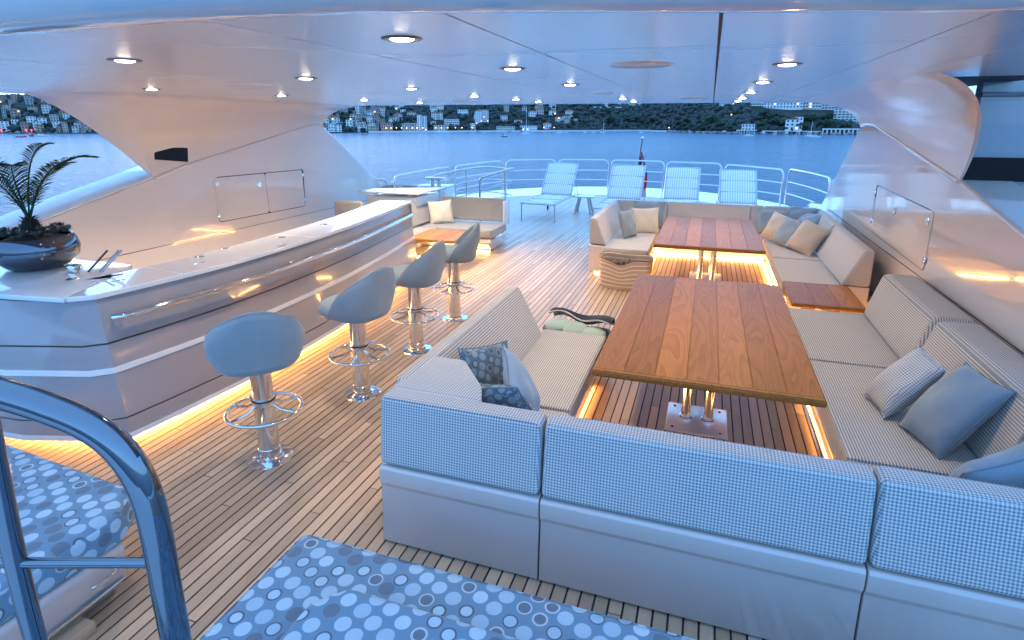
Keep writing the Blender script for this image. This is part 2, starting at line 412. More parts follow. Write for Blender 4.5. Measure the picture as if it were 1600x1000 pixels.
for i, ((u, v), lab) in enumerate(DL):
    o = proto if i == 0 else copy_tree(proto)
    p = at(u, v, CZ); o.location = (p.x, p.y, CZ); o['label'] = lab
    ld = bpy.data.lights.new('downlight_beam', 'SPOT'); ld.energy = 88 if p.x < -4.2 else (6 if p.y < 3 else 12); ld.color = (1.0, 0.80, 0.61); ld.spot_size = R(118); ld.spot_blend = 0.8; ld.shadow_soft_size = 0.05
    lo = bpy.data.objects.new('downlight_beam', ld); COL.objects.link(lo); lo.location = (0, 0, -0.03); lo.parent = o
# two more rows of lamps over the bar aisle outside the frame's reach of view
grp = 'flush round speaker grilles in the ceiling'
for (u, v, rr, lab) in [(1002, 101.5, 0.19, 'round beige speaker grille in the ceiling left of the centre seam'), (390, 132.5, 0.19, 'pale round speaker cover in the ceiling above the bar'),
                    (725, 157.5, 0.19, 'thin looking speaker grille near the aft roof edge, left'), (942, 145.5, 0.12, 'small brown speaker cover in the ceiling near the walkway downlights'),
                    (1085, 153, 0.2, 'speaker grille right beside the far end of the centre seam'), (1236, 154.5, 0.17, 'speaker grille at the aft roof edge above the apartment blocks')]:
    p = at(u, v, CZ); b = NB(); lathe(b, [(0, -0.004), (rr - .01, -0.004), (rr, 0.0)], 36); o = obj('ceiling_speaker', b, beige_grille if 'pale' not in lab else ceil_paint); o.location = (p.x, p.y, CZ)
    tag(o, lab, 'speaker', grp)

# ================================================================== SUPERSTRUCTURE WINGS
def wing(side, label):
    X = -7.4 if side < 0 else 2.1; s = -1 if side < 0 else 1      # s: outboard direction
    t = thing('superstructure_wing', label, 'side wall', (X, 0, 0))
    if side < 0: seam = [(-1.0, 0.10), (2.5, .62), (4.02, 1.10), (4.74, 1.293), (6.01, 1.60), (6.51, 1.735), (8.05, 2.03), (9.4, 2.29), (9.8, 2.335)]
    else: seam = [(-1.0, 0.5), (2.5, 1.02), (4.1, 1.45), (4.77, 1.614), (5.19, 1.70), (5.99, 1.86), (7.18, 2.04), (9.08, 2.325), (9.75, 2.34)]
    edge = [(9.95, 2.27), (10.5, 1.93), (11.3, 1.37), (12.25, 0.72), (13.1, 0.0)]
    poly = seam + edge + [(-1.0, -0.01)]
    b = NB(); ext = (s * 0.42, 0, 0)
    prism(b, [(0, y, z) for y, z in poly], ext, 0.03, 3); obj('wall_panel', b, champagne, t, ang=30, wn_=True)
    # cove between wall top and ceiling: the pillar
    xc = (-6.55 - X) if side < 0 else (1.25 - X)
    b = NB(); NY, NV = 26, 14; top = []
    ys0, ys1 = (5.05, 10.25) if side < 0 else (4.7, 10.75); yw0, yw1 = 6.02, 9.9
    def zs(y):
        for (a, za), (c, zc) in zip(seam + edge, (seam + edge)[1:]):
            if a <= y <= c: return za + (zc - za) * (y - a) / (c - a)
        return seam[-1][1]
    grid = []
    for i in range(NY + 1):
        f = i / NY; yt = ys0 + (ys1 - ys0) * f; yb = yw0 + (yw1 - yw0) * f; row = []
        for k in range(NV + 1):
            q = k / NV; p0 = Vector((xc, yt, CZ + .002)); p2 = Vector((0, yb, zs(yb) - 0.01)); p1 = Vector((-s * 0.02, yt * .45 + yb * .55, CZ - 0.03))
            p = p0 * (1 - q) ** 2 + p1 * 2 * q * (1 - q) + p2 * q * q
            row.append(b.verts.new(p))
        grid.append(row)
    for a, c in zip(grid, grid[1:]):
        for k in range(NV): b.faces.new((a[k], a[k + 1], c[k + 1], c[k]))
    # outboard skin and ends
    back = [[b.verts.new(v.co + Vector((s * (0.02 + (0.62 if side < 0 else 0.03) * (1 - j / NV)), -(0.75 if side < 0 else 0.05) * (1 - j / NV) * (1 - ri / NY), 0.012 * (1 - j / NV)))) for j, v in enumerate(r)] for ri, r in enumerate(grid)]
    for a, c in zip(back, back[1:]):
        for k in range(NV): b.faces.new((a[k + 1], a[k], c[k], c[k + 1]))
    for g, h in ((grid[0], back[0]), (grid[-1], back[-1])):
        for k in range(NV): b.faces.new((g[k], g[k + 1], h[k + 1], h[k]))
    bmesh.ops.recalc_face_normals(b, faces=list(b.faces))
    obj('pillar', b, pillar_m, t, ang=50)
    # rounded bead along the seam
    b = NB(); tube(b, [(-s * 0.0, y, zs(y) - 0.012) for y in [yw0 + (9.8 - yw0) * i / 20 for i in range(21)]], 0.022, 10); obj('seam_bead', b, champagne, t)
    b = NB()
    for a, c in zip(seam, seam[1:]):
        pass
    capm = [(y, z + 0.004) for y, z in seam if y <= 6.6]
    if side < 0:
        for (ya, za), (yc, zc) in zip(capm, capm[1:]):
            b.faces.new([b.verts.new(p) for p in ((0.0, ya, za), (0.0, yc, zc), (-0.55, yc, zc + .05), (-0.55, ya, za + .05))])
            b.faces.new([b.verts.new(p) for p in ((-0.55, ya, za + .05), (-0.55, yc, zc + .05), (-0.55, yc, zc - .3), (-0.55, ya, za - .3))])
        bmesh.ops.remove_doubles(b, verts=list(b.verts), dist=1e-4)
        bmesh.ops.recalc_face_normals(b, faces=list(b.faces)); o = obj('sill_cap', b, white_paint, t, ang=60)
        md = o.modifiers.new('s', 'SOLIDIFY'); md.thickness = 0.02; md.offset = -1
        b = NB(); prism(b, [(0.03, 6.06, 1.85), (0.03, 6.60, 1.785), (0.03, 6.63, 1.99), (0.03, 6.06, 2.035)], (-0.14, 0, 0), .006, 1)
        obj('window_end', b, black, t, ang=30)
    else:
        b.free(); b = NB(); box(b, .05, 2.2, 6.08, 6.2, 1.2, 2.72, .01, 1); obj('bulkhead_panel', b, bulk_paint, t, smooth=False)
        b = NB(); box(b, .02, 1.6, 6.03, 6.077, 1.862, 2.062, .006, 1); obj('window_band', b, black, t, ang=30)
        b = NB(); box(b, .05, 1.6, 6.05, 6.077, 2.565, 2.60, .004, 1); obj('head_trim', b, darksteel, t, ang=30)
    # hatch
    if side < 0: H = [(7.05, 0.805), (9.15, 0.785), (9.19, 1.475), (7.09, 1.505)]; div = 8.17
    else: H = [(6.42, 0.945), (8.46, 0.985), (8.54, 1.565), (6.52, 1.52)]; div = None
    def rr(q, r=0.07, n=5):
        out = []
        for i in range(4):
            p = Vector(q[i]); a = (Vector(q[i - 1]) - p).normalized(); c = (Vector(q[(i + 1) % 4]) - p).normalized()
            for k in range(n + 1):
                u = k / n; out.append(p + a * r * (1 - u) ** 2 + c * r * u * u)
        return out
    b = NB(); o_ = [Vector((-s * 0.003, p.x, p.y)) for p in rr([(H[0][0] - .012, H[0][1] - .012), (H[1][0] + .012, H[1][1] - .012), (H[2][0] + .012, H[2][1] + .012), (H[3][0] - .012, H[3][1] + .012)])]
    prism(b, o_, (s * 0.01, 0, 0)); obj('hatch_gap', b, brown_line, t, smooth=False)
    hp = [(H[0][0], div - .004), (div + .004, H[1][0])] if div else [(H[0][0], H[1][0])]
    for (ya, yb) in hp:
        f = lambda y, lo: (H[0][1] + (H[1][1] - H[0][1]) * (y - H[0][0]) / (H[1][0] - H[0][0])) if lo else (H[3][1] + (H[2][1] - H[3][1]) * (y - H[0][0]) / (H[1][0] - H[0][0]))
        b = NB(); q = [(ya, f(ya, 1)), (yb, f(yb, 1)), (yb, f(yb, 0)), (ya, f(ya, 0))]
        pts = rr(q, 0.055) if not div else [p for i, p in enumerate(rr(q, 0.055)) ]
        prism(b, [Vector((-s * 0.007, p.x, p.y)) for p in pts], (s * 0.006, 0, 0), 0.0015, 1); obj('hatch_door', b, champagne, t, ang=20)
    ly, lz = ((8.0, 1.31) if side < 0 else (7.6, 1.36))
    b = NB(); M = Matrix.Translation((-s * 0.006, ly, lz)) @ Matrix.Rotation(R(-90) * s, 4, 'Y'); lathe(b, [(0, 0.006), (0.028, 0.006), (0.034, 0.012), (0.044, 0.012), (0.048, 0.0)], 24)
    bmesh.ops.transform(b, matrix=M, verts=list(b.verts)); obj('latch', b, chrome, t)
    for (y, z) in ((H[0][0], H[0][1] + .1), (H[3][0], H[3][1] - .1), (H[1][0] - .01, H[1][1] + .12), (H[2][0] - .03, H[2][1] - .1)):
        b = NB(); box(b, -0.016, 0.0, y - .03, y + .03, z - .03, z + .03, 0.005, 2); o = obj('hinge', b, chrome, t); o.location = (-s * 0.004 if s > 0 else 0.016, 0, 0)
    # horizontal moulding line where the cushions lean
    b = NB(); box(b, -0.004, 0.004, 3.0, 11.4, 0.86 if side > 0 else 0.62, 0.866 if side > 0 else 0.626); obj('moulding_line', b, dark_gap, t, smooth=False)
    # flush floor light reflection strip is a real strip: none here
    return t
pillar_m = paint('pillar_paint', (0.72, 0.64, 0.60), 0.22, coat=0.45); pillar_m.node_tree.nodes['Principled BSDF'].inputs['Coat Roughness'].default_value = 0.08
bulk_paint = paint('bulkhead_paint', (0.34, 0.36, 0.40), 0.25)
wing(-1, 'glossy champagne side wall with a double hatch, behind the bar on the left')
wing(1, 'glossy champagne side wall with a single hatch, behind the sofas on the right')

# ================================================================== BAR
bar = thing('bar_counter', 'long curved glossy bar with white top, steel hand rail and glowing plinth', 'bar', (-4.5, 5, 0))
O = Vector((-4.5, 5, 0))
base_pl = [(-7.2, 2.55), (-5.6, 2.36), (-4.77, 2.30), (-4.52, 2.32), (-3.93, 2.50), (-3.82, 2.60), (-3.77, 3.07), (-3.72, 3.75), (-3.73, 4.6), (-3.80, 5.5), (-3.93, 6.4), (-4.05, 7.1), (-4.16, 7.65)]
def refine(pl):
    head = [Vector((*p, 0)) for p in pl[:6]]; tail = path([(*p, 0) for p in pl[5:]], 4); return head[:-1] + tail
outer = refine(base_pl)
def offset(pl, d):
    out = []
    for i, p in enumerate(pl):
        a = pl[max(0, i - 1)]; c = pl[min(len(pl) - 1, i + 1)]; t = (c - a).normalized(); nrm = Vector((t.y, -t.x, 0))
        out.append(p + nrm * d)
    return out
# outward = to starboard/forward : nrm of path running forward->aft on its right side
def band(bm, lo_pl, z0, hi_pl, z1, thick=0.05):
    A = [bm.verts.new((p.x - O.x, p.y - O.y, z0)) for p in lo_pl]; B = [bm.verts.new((p.x - O.x, p.y - O.y, z1)) for p in hi_pl]
    C = [bm.verts.new((p.x - O.x, p.y - O.y, z0)) for p in offset(lo_pl, -thick)]; D = [bm.verts.new((p.x - O.x, p.y - O.y, z1)) for p in offset(hi_pl, -thick)]
    n = len(A)
    for i in range(n - 1):
        bm.faces.new((A[i], A[i + 1], B[i + 1], B[i])); bm.faces.new((C[i + 1], C[i], D[i], D[i + 1]))
        bm.faces.new((A[i + 1], A[i], C[i], C[i + 1])); bm.faces.new((B[i], B[i + 1], D[i + 1], D[i]))
    bm.faces.new((A[0], B[0], D[0], C[0])); bm.faces.new((A[-1], C[-1], D[-1], B[-1]))
    bmesh.ops.recalc_face_normals(bm, faces=list(bm.faces))
def lean(z):
    k = max(0, z - 0.13); o = offset(outer, -0.085 * k); out = []
    for i, (p, q) in enumerate(zip(outer, o)):
        f = 1.0 if i <= 5 else max(0, 1 - (i - 5) / 6); out.append(q * (1 - f) + (p + Vector((-.125 * k, .02 * k, 0))) * f)
    return out
def layer(name, z0, z1, m, push=0.0, thick=0.06):
    b = NB(); band(b, [p for p in offset(lean(z0), push)], z0, offset(lean(z1), push), z1, thick); return obj(name, b, m, bar, ang=30)
layer('lower_panel', 0.165, 0.275, bar_paint); layer('inlay_line', 0.275, 0.288, brown_line, -0.008)
layer('middle_panel', 0.288, 0.625, bar_paint); layer('trim_strip', 0.625, 0.665, white_paint, 0.008)
layer('upper_panel', 0.662, 0.835, bar_paint); layer('inlay_line', 0.835, 0.849, brown_line, -0.008)
layer('top_panel', 0.849, 1.165, bar_paint); layer('bottom_trim', 0.13, 0.165, white_paint, 0.008)
b = NB(); band(b, offset(outer, -0.26), 0.05, offset(outer, -0.06), 0.13, 0.05); obj('curved_underside', b, bar_paint, bar, ang=50)
b = NB(); band(b, offset(outer, -0.30), 0.0, offset(outer, -0.30), 0.06, 0.05); obj('plinth', b, bar_paint, bar, ang=50)
b = NB(); band(b, offset(outer, -0.255), 0.012, offset(outer, -0.255), 0.026, 0.02); obj('led_strip', b, led, bar, ang=50)
# inner side, end face
b = NB(); band(b, offset(outer, -0.52), 0.0, offset(outer, -0.52), 1.16, 0.03); obj('inner_face', b, bar_paint, bar, ang=50)
e = lean(0.6)[-1]; b = NB(); box(b, e.x - .46 - O.x, e.x - .02 - O.x, e.y - .03 - O.y, e.y + .005 - O.y, 0.06, 1.16); obj('end_panel', b, bar_paint, bar, smooth=False)
# counter top slabs
ct = offset(lean(1.18), 0.03); ci = offset(lean(1.18), -0.47)
def slab(i0, i1, name='counter_slab'):
    b = NB(); pts = [(p.x - O.x, p.y - O.y, 1.168) for p in ct[i0:i1 + 1]] + [(p.x - O.x, p.y - O.y, 1.168) for p in ci[i0:i1 + 1][::-1]]
    prism(b, pts, (0, 0, 0.038), 0.006, 2); return obj(name, b, counter_m, bar, ang=30, wn_=True)
N = len(ct)
slab(4, 10); slab(10, 18); slab(18, 25); slab(25, N - 1)
b = NB()   # forward slab, deep enough for the planter
c0 = ct[4]; prism(b, [(x - O.x, y - O.y, 1.168) for x, y in [(-7.2, 2.62), (-5.5, 2.42), (-4.77, 2.39), (-4.50, 2.41), (c0.x - .004, c0.y - .012), (ci[4].x - .004, ci[4].y - .006), (ci[4].x - .25, 3.32), (-7.2, 3.5)]], (0, 0, 0.038), .006, 2)
obj('counter_slab', b, counter_m, bar, ang=30)
b = NB(); prism(b, [(x - O.x, y - O.y, 0.6) for x, y in [(-7.1, 3.3), (-7.1, 3.5), (-4.85, 3.35), (-4.6, 3.0), (-4.8, 3.0)]], (0, 0, .565)); obj('inner_return', b, bar_paint, bar, smooth=False)
# hand rail on standoffs
ro = offset(lean(1.03), .095)[5:]
ro = [p for p in ro if 2.6 < p.y < 7.45]
rail = [Vector((p.x - O.x, p.y - O.y, 1.03)) for p in ro]
rail = [rail[0] + Vector((-0.05, -.06, 0))] + rail + [rail[-1] + Vector((-0.07, .05, 0)), rail[-1] + Vector((-0.18, 0.06, 0))]
b = NB(); tube(b, path(rail, 3), 0.025, 14); hr = obj('hand_rail', b, chrome, bar)
for k in (1, 6, 11, 16, 21, len(rail) - 4):
    p = rail[min(k, len(rail) - 4)]; b = NB(); tube(b, [p, p + Vector((-0.05, -0.0, -0.005)), p + Vector((-0.12, 0, 0))], 0.012, 8); obj('rail_bracket', b, chrome, hr)
# flush lights and drain rings in the counter
for (u, v) in [(113, 436), (183, 429), (311, 401), (350, 388), (440, 371), (506, 351), (556, 339), (572, 334), (608, 322)]:
    p = at(u, v, 1.206); b = NB(); lathe(b, [(0, 0.006), (0.022, 0.007), (0.036, 0.004), (0.042, 0.0)], 20, (p.x - O.x, p.y - O.y, 1.206)); obj('counter_fitting', b, chrome, bar)
for (u, v) in [(152, 447), (181, 447), (307, 419), (437, 390), (550, 352)]:
    p = at(u, v, 1.17); b = NB(); box(b, -.05, .05, -.012, .012, 0, .006, .004, 2); o = obj('edge_latch', b, chrome, bar); o.location = (p.x - O.x, p.y - O.y + .03, 1.204); o.rotation_euler = (0, 0, R(75))

# white console with fittings beyond the bar
c = thing('bar_console', 'small white galley console with steel fittings beyond the far end of the bar', 'cabinet', (-5.75, 10.1, 0))
b = NB(); box(b, -.55, .55, -.5, .5, 0, .98, .03); obj('cabinet_body', b, white_paint, c)
b = NB(); box(b, -.65, .65, -.6, .55, 1.04, 1.075, .012); obj('worktop', b, counter_m, c)
b = NB(); tube(b, [(-.2, 0, 1.075), (-.2, 0, 1.2), (-.2, -.12, 1.22)], .012, 8); obj('tap', b, chrome, c)
b = NB(); lathe(b, [(0, 0), (.05, 0), (.05, .05), (0, .05)], 16, (-.45, -.3, .985)); obj('support', b, chrome, c)
b = NB(); lathe(b, [(0, 0), (.05, 0), (.05, .05), (0, .05)], 16, (.3, -.3, .985)); obj('support', b, chrome, c)
st = thing('grey_armchair', 'rounded grey upholstered chair back showing behind the bar', 'chair', (-6.15, 9.05, 0))
b = NB(); box(b, -.28, .28, -.25, .25, .3, .5, .06); obj('seat', b, grey_fab, st)
b = NB(); box(b, -.3, .3, -.3, -.2, .3, .98, .05); obj('backrest', b, grey_fab, st)
for sx_, sy_ in ((-1, -1), (1, -1), (1, 1), (-1, 1)):
    b = NB(); tube(b, [(sx_ * .22, sy_ * .2, 0), (sx_ * .22, sy_ * .2, .31)], .015, 8); obj('leg', b, chrome, st)

# ================================================================== BAR STOOLS
def make_stool():
    t = thing('bar_stool', '', 'bar stool', group='bar stools along the curved bar')
    b = NB(); lathe(b, [(0, 0.014), (0.12, 0.013), (0.158, 0.006), (0.160, 0.0)], 40); obj('base_plate', b, chrome, t)
    b = NB(); lathe(b, [(0.098, 0.012), (0.096, 0.03), (0.078, 0.034), (0.076, 0.09), (0.073, 0.094), (0.072, 0.455), (0.0, 0.455)], 36); obj('pole', b, chrome, t, ang=30)
    b = NB(); lathe(b, [(0.072, 0.455), (0.079, 0.457), (0.079, 0.485), (0.071, 0.487), (0.069, 0.76), (0, 0.76)], 36); obj('sleeve', b, chrome, t, ang=30)
    b = NB(); lathe(b, [(0.0795, 0.466), (0.082, 0.468), (0.082, 0.476), (0.0795, 0.478)], 36); obj('collar_ring', b, black, t)
    b = NB(); tube(b, [(0.25 * math.cos(a), 0.25 * math.sin(a), 0.385) for a in [2 * math.pi * k / 48 for k in range(48)]], 0.0125, 12, closed=True); fr = obj('foot_ring', b, chrome, t)
    for k in range(6):
        a = 2 * math.pi * (k + .4) / 6; b = NB(); d = Vector((math.cos(a), math.sin(a), 0))
        tube(b, [d * 0.07 + Vector((0, 0, .43)), d * 0.13 + Vector((0, 0, .395)), d * 0.245 + Vector((0, 0, .385))], 0.0095, 8); obj('spoke', b, chrome, fr)
    # seat (faces -Y local): rounded D cushion
    b = NB(); n = 40; prof = [(0.0, .755), (.86, .755), (.97, .765), (1.0, .79), (1.0, .83), (.955, .868), (.86, .884), (0.5, .896), (0, .90)]
    def outline(a, k=1.0):
        x = math.cos(a); y = math.sin(a); 
        rx = 0.275; ry = 0.275 if y > 0 else 0.30
        e = 2.6; q = (abs(x) ** e + abs(y) ** e) ** (-1 / e)
        return Vector((x * q * rx * k, y * q * ry * k, 0))
    rings = []
    for (k, z) in prof:
        if k == 0: rings.append([b.verts.new((0, 0, z))]); continue
        if z < .78: k *= .88
        rings.append([b.verts.new(outline(2 * math.pi * i / n, k) + Vector((0, 0, z))) for i in range(n)])
    for p, q in zip(rings, rings[1:]):
        for i in range(n):
            j = (i + 1) % n
            if len(p) == 1: b.faces.new((p[0], q[j], q[i]))
            elif len(q) == 1: b.faces.new((p[i], p[j], q[0]))
            else: b.faces.new((p[i], p[j], q[j], q[i]))
    bmesh.ops.recalc_face_normals(b, faces=list(b.faces)); seat = obj('seat', b, stool_fab, t, ang=80)
    # wrap-round back: high at the rear, falling to the front ends
    b = NB(); m = 44; A0, A1 = R(-12), R(192); rows = []
    for i in range(m + 1):
        f = i / m; a = A0 + (A1 - A0) * f; s_ = abs(f - .5) * 2
        top = 0.80 + 0.41 * (1 - s_ ** 1.75) ** 0.9 if s_ < 1 else .80
        rise = (top - .78) / .4
        out = outline(a, 1.0); o2 = out.normalized(); row = []
        zb = 0.745 + .035 * s_ ** 2
        flare = lambda z: (z - .69) * 0.06 - .055 * max(0, 1 - (z - .745) / .20) ** 2
        thick = 0.052
        for (dz, off) in ((0.0, -thick), (0.0, 0.0), (.02, .018), (.5, .024), (.93, .016), (1.0, -.008), (1.0, -thick * .6), (.93, -thick), (.5, -thick)):
            z = zb + (top - zb) * dz + (0 if dz < 1 else 0)
            if dz == 1.0: z = top - (0.004 if off < -.02 else 0)
            row.append(b.verts.new(out + o2 * (off + .012 + flare(z)) + Vector((0, 0, z))))
        rows.append(row)
    K = len(rows[0])
    for p, q in zip(rows, rows[1:]):
        for k in range(K): b.faces.new((p[k], p[(k + 1) % K], q[(k + 1) % K], q[k]))
    rows_end0 = [v.co.copy() for v in rows[0][1:5]]; rows_end1 = [v.co.copy() for v in rows[-1][1:5]]
    b.faces.new(rows[0]); b.faces.new(rows[-1][::-1])
    bmesh.ops.recalc_face_normals(b, faces=list(b.faces)); bk = obj('backrest', b, stool_fab, t, ang=70)
    md = bk.modifiers.new('s', 'SUBSURF'); md.levels = md.render_levels = 1
    for q in (rows_end0, rows_end1):
        b = NB(); tube(b, q, .0035, 6); obj('seam', b, piping_m, bk)
    b = NB(); pts = []
    for i in range(3, m - 2):
        f = i / m; a = A0 + (A1 - A0) * f; s_ = abs(f - .5) * 2; top = 0.80 + 0.41 * (1 - s_ ** 1.75) ** 0.9
        out = outline(a, 1.0); z = top - .004; pts.append(out + out.normalized() * (.010 + (z - .69) * .06) + Vector((0, 0, z)))
    tube(b, pts, 0.003, 6); obj('piping', b, stool_fab, bk)
    return t
stool = make_stool()
SP = [((-2.836, 2.874), 225, 'nearest bar stool, its back turned to the camera, beside the front corner of the bar'),
      ((-2.77, 3.96), 260, 'second bar stool from the camera, seat facing the bar'),
      ((-2.79, 5.03), 272, 'third bar stool from the camera, its base half hidden by the checked sofa'),
      ((-2.83, 6.10), 291, 'farthest bar stool, in front of the small teak table')]
for i, ((x, y), a, lab) in enumerate(SP):
    o = stool if i == 0 else copy_tree(stool); o['label'] = lab; o.location = (x, y, 0)
    o.rotation_euler = (0, 0, R(a))   # local -Y is the front of the seat

# ================================================================== CUSHIONS AND SOFAS
def wedge(parent, p0, p1, inward, z0, z1, tb, tt, m, name='back_cushion', r=0.03, lean_=0.0):
    """back cushion from p0 to p1 (outer bottom line), thick tb at the bottom, tt at the top, inward = side of the seat"""
    b = NB(); p0 = Vector((*p0, 0)); p1 = Vector((*p1, 0)); n = Vector((*inward, 0)).normalized(); o = parent.location
    q = [p0 + Vector((0, 0, z0)), p0 + n * tb + Vector((0, 0, z0)), p0 + n * (tt + lean_) + Vector((0, 0, z1)), p0 + n * lean_ + Vector((0, 0, z1))]
    prism(b, [v - o for v in q], p1 - p0, r, 3); c_ = obj(name, b, m, parent, ang=40, wn_=True)
    e = (p1 - p0).normalized() * r
    for base, sgn in ((q[3], 1), (q[2], -1)):
        k = base - o + n * (sgn * r * .26) + Vector((0, 0, -r * .26)); b = NB(); tube(b, [k + e, k + (p1 - p0) - e], .0042, 6); obj('piping', b, m, c_)
    return c_
def pad(parent, x0, x1, y0, y1, z0, z1, m, name='seat_cushion', r=0.028):
    b = NB(); o = parent.location; box(b, x0 - o.x, x1 - o.x, y0 - o.y, y1 - o.y, z0, z1, r, 3); c_ = obj(name, b, m, parent, ang=40, wn_=True)
    if r > .02:
        k = r * .27; X0, X1, Y0, Y1 = x0 - o.x + k, x1 - o.x - k, y0 - o.y + k, y1 - o.y - k; j = r * .7
        b = NB(); tube(b, [(X0 + j, Y0, z1 - k), (X1 - j, Y0, z1 - k), (X1 - j * .3, Y0 + j * .3, z1 - k), (X1, Y0 + j, z1 - k), (X1, Y1 - j, z1 - k), (X1 - j * .3, Y1 - j * .3, z1 - k), (X1 - j, Y1, z1 - k), (X0 + j, Y1, z1 - k), (X0 + j * .3, Y1 - j * .3, z1 - k), (X0, Y1 - j, z1 - k), (X0, Y0 + j, z1 - k), (X0 + j * .3, Y0 + j * .3, z1 - k)], .0042, 6, closed=True); obj('piping', b, m, c_)
    return c_
def poly_pad(parent, pts, z0, z1, m, name, r=0.025):
    b = NB(); o = parent.location; prism(b, [(x - o.x, y - o.y, z0) for x, y in pts], (0, 0, z1 - z0), r, 3 if r > .01 else 1); return obj(name, b, m, parent, ang=40, wn_=True)
G = 0.004
s1 = thing('corner_sofa', 'large checked U shaped sofa nearest the camera, around the bigger teak table', 'sofa', (0.2, 3.6, 0))
# front base panels seen from outside
def base_panel(x0, x1):
    b = NB(); prof = [(2.40, .50), (2.385, .485), (2.383, .40), (2.40, .37), (2.38, .02), (2.40, .0), (2.5, .0), (2.5, .50)]
    prism(b, [(x0 - .2, y - 3.6, z) for y, z in prof], (x1 - x0, 0, 0), .006, 2); return obj('base_panel', b, base_paint, s1, ang=50)
base_panel(-1.60, -.672); base_panel(-.664, .79); base_panel(.798, 2.06)
b = NB(); prism(b, [(-1.60 - .2, 2.5 - 3.6, 0), (-1.62 - .2, 2.5 - 3.6, .5), (-1.62 - .2, 4.6 - 3.6, .5), (-1.60 - .2, 4.6 - 3.6, 0)], (.1, 0, 0)); obj('side_panel', b, base_paint, s1, smooth=False)
for (x, y) in ((-1.55, 2.36), (.74, 2.36)):
    b = NB(); lathe(b, [(0, .008), (.008, .006), (.01, 0)], 12); o = obj('stud', b, chrome, s1); o.location = (x - .2, y + .025 - 3.6, .05); o.rotation_euler = (R(90), 0, 0)
# back cushions
wedge(s1, (-1.60, 2.39), (-.676, 2.39), (0, 1), .51, .905, .34, .13, check, lean_=.045)
wedge(s1, (-.664, 2.39), (.790, 2.39), (0, 1), .51, .905, .34, .13, check, lean_=.055)
wedge(s1, (.800, 2.39), (2.02, 2.39), (0, 1), .51, .905, .34, .13, check, lean_=.07)
wedge(s1, (-1.61, 4.76), (-1.61, 2.66), (1, 0), .44, .905, .30, .09, stripe_seat, lean_=-.03)
b = NB(); prism(b, [(x - .2, y - 3.6, .51) for x, y in [(-1.6, 2.56), (-1.05, 2.56), (-1.12, 2.75), (-1.35, 3.05), (-1.62, 3.05)]], (0, 0, .392), .02, 3); obj('corner_cushion', b, check, s1, ang=40)
for (a, c) in ((2.76, 4.93), (4.955, 6.40)): wedge(s1, (2.05, a), (2.05, c), (-1, 0), .44, .905, .43, .30, stripe_seat, r=.06)
# seats
pad(s1, -1.36, -.75, 3.44, 4.93, .30, .45, stripe_seat); poly_pad(s1, [(-1.5, 2.7), (1.7, 2.7), (1.7, 3.40), (.95, 3.40), (-.55, 3.10), (-.75, 3.42), (-1.36, 3.42)], .30, .448, stripe_seat, 'seat_cushion')
pad(s1, .92, 1.66, 3.415, 4.935, .30, .45, stripe_seat); pad(s1, .93, 1.66, 4.955, 6.40, .30, .45, stripe_seat)
# seat bases
def seat_base(par, pts, z0=.035, z1=.30, m=None): return poly_pad(par, pts, z0, z1, m or champagne, 'seat_base', .006)
seat_base(s1, [(-1.5, 2.52), (-1.5, 4.82), (-.82, 4.82), (-.82, 3.3), (-.6, 3.0), (2.0, 3.0), (2.0, 2.52)])
seat_base(s1, [(.985, 3.02), (.985, 6.3), (2.0, 6.3), (2.0, 3.02)])
def ledbar(par, p0, p1, z=.014, h=.007, wd=.005):
    b = NB(); p0 = Vector((*p0, 0)); p1 = Vector((*p1, 0)); d = (p1 - p0).normalized(); n = Vector((-d.y, d.x, 0)) * wd; o = par.location
    prism(b, [p0 - o + n + Vector((0, 0, z)), p0 - o - n + Vector((0, 0, z)), p0 - o - n + Vector((0, 0, z + h)), p0 - o + n + Vector((0, 0, z + h))], p1 - p0); return obj('led_strip', b, led, par, smooth=False)
ledbar(s1, (1.02, 3.1), (1.02, 6.25)); ledbar(s1, (-.855, 3.35), (-.855, 4.75)); ledbar(s1, (1.0, 6.33), (1.95, 6.33))
b = NB(); box(b, .935 - .2, .955 - .2, 3.35 - 3.6, 6.4 - 3.6, .03, .06, .004, 1); obj('trim_strip', b, brushed, s1)

s2 = thing('corner_sofa', 'pale U shaped sofa beyond, around the farther teak table', 'sofa', (0.1, 9.6, 0))
wedge(s2, (-1.70, 8.82), (-1.70, 11.1), (1, 0), .47, .90, .27, .10, farfab, r=.035)
wedge(s2, (-1.66, 11.22), (-.87, 11.22), (0, -1), .47, .90, .30, .12, farfab)
for a, c in ((-.86, -.66), (-.65, .80), (.81, 1.02)): wedge(s2, (a, 11.22), (c, 11.22), (0, -1), .47, .90, .30, .12, farfab, r=.02)
wedge(s2, (1.03, 11.22), (1.9, 11.22), (0, -1), .47, .90, .30, .12, farfab)
for a, c in ((7.42, 9.28), (9.3, 11.0)): wedge(s2, (1.93, a), (1.93, c), (-1, 0), .47, .91, .31, .11, farfab if a > 9 else farfab, r=.035)
pad(s2, -1.46, -.76, 8.72, 10.42, .28, .45, farfab); pad(s2, -1.46, 1.6, 10.43, 11.0, .28, .448, farfab)
pad(s2, .99, 1.66, 7.42, 8.86, .28, .45, farfab); pad(s2, 1.0, 1.66, 8.88, 10.42, .28, .45, farfab)
seat_base(s2, [(-1.66, 8.86), (-1.66, 11.2), (-.84, 11.2), (-.84, 8.86)], .03, .28); seat_base(s2, [(-.84, 10.55), (-.84, 11.2), (1.1, 11.2), (1.1, 10.55)], .03, .28)
seat_base(s2, [(1.08, 7.5), (1.08, 11.18), (2.05, 11.18), (2.05, 7.5)], .03, .28)
pad(s2, -1.70, -1.46, 8.80, 9.0, .03, .46, champagne, 'arm_base', .01)
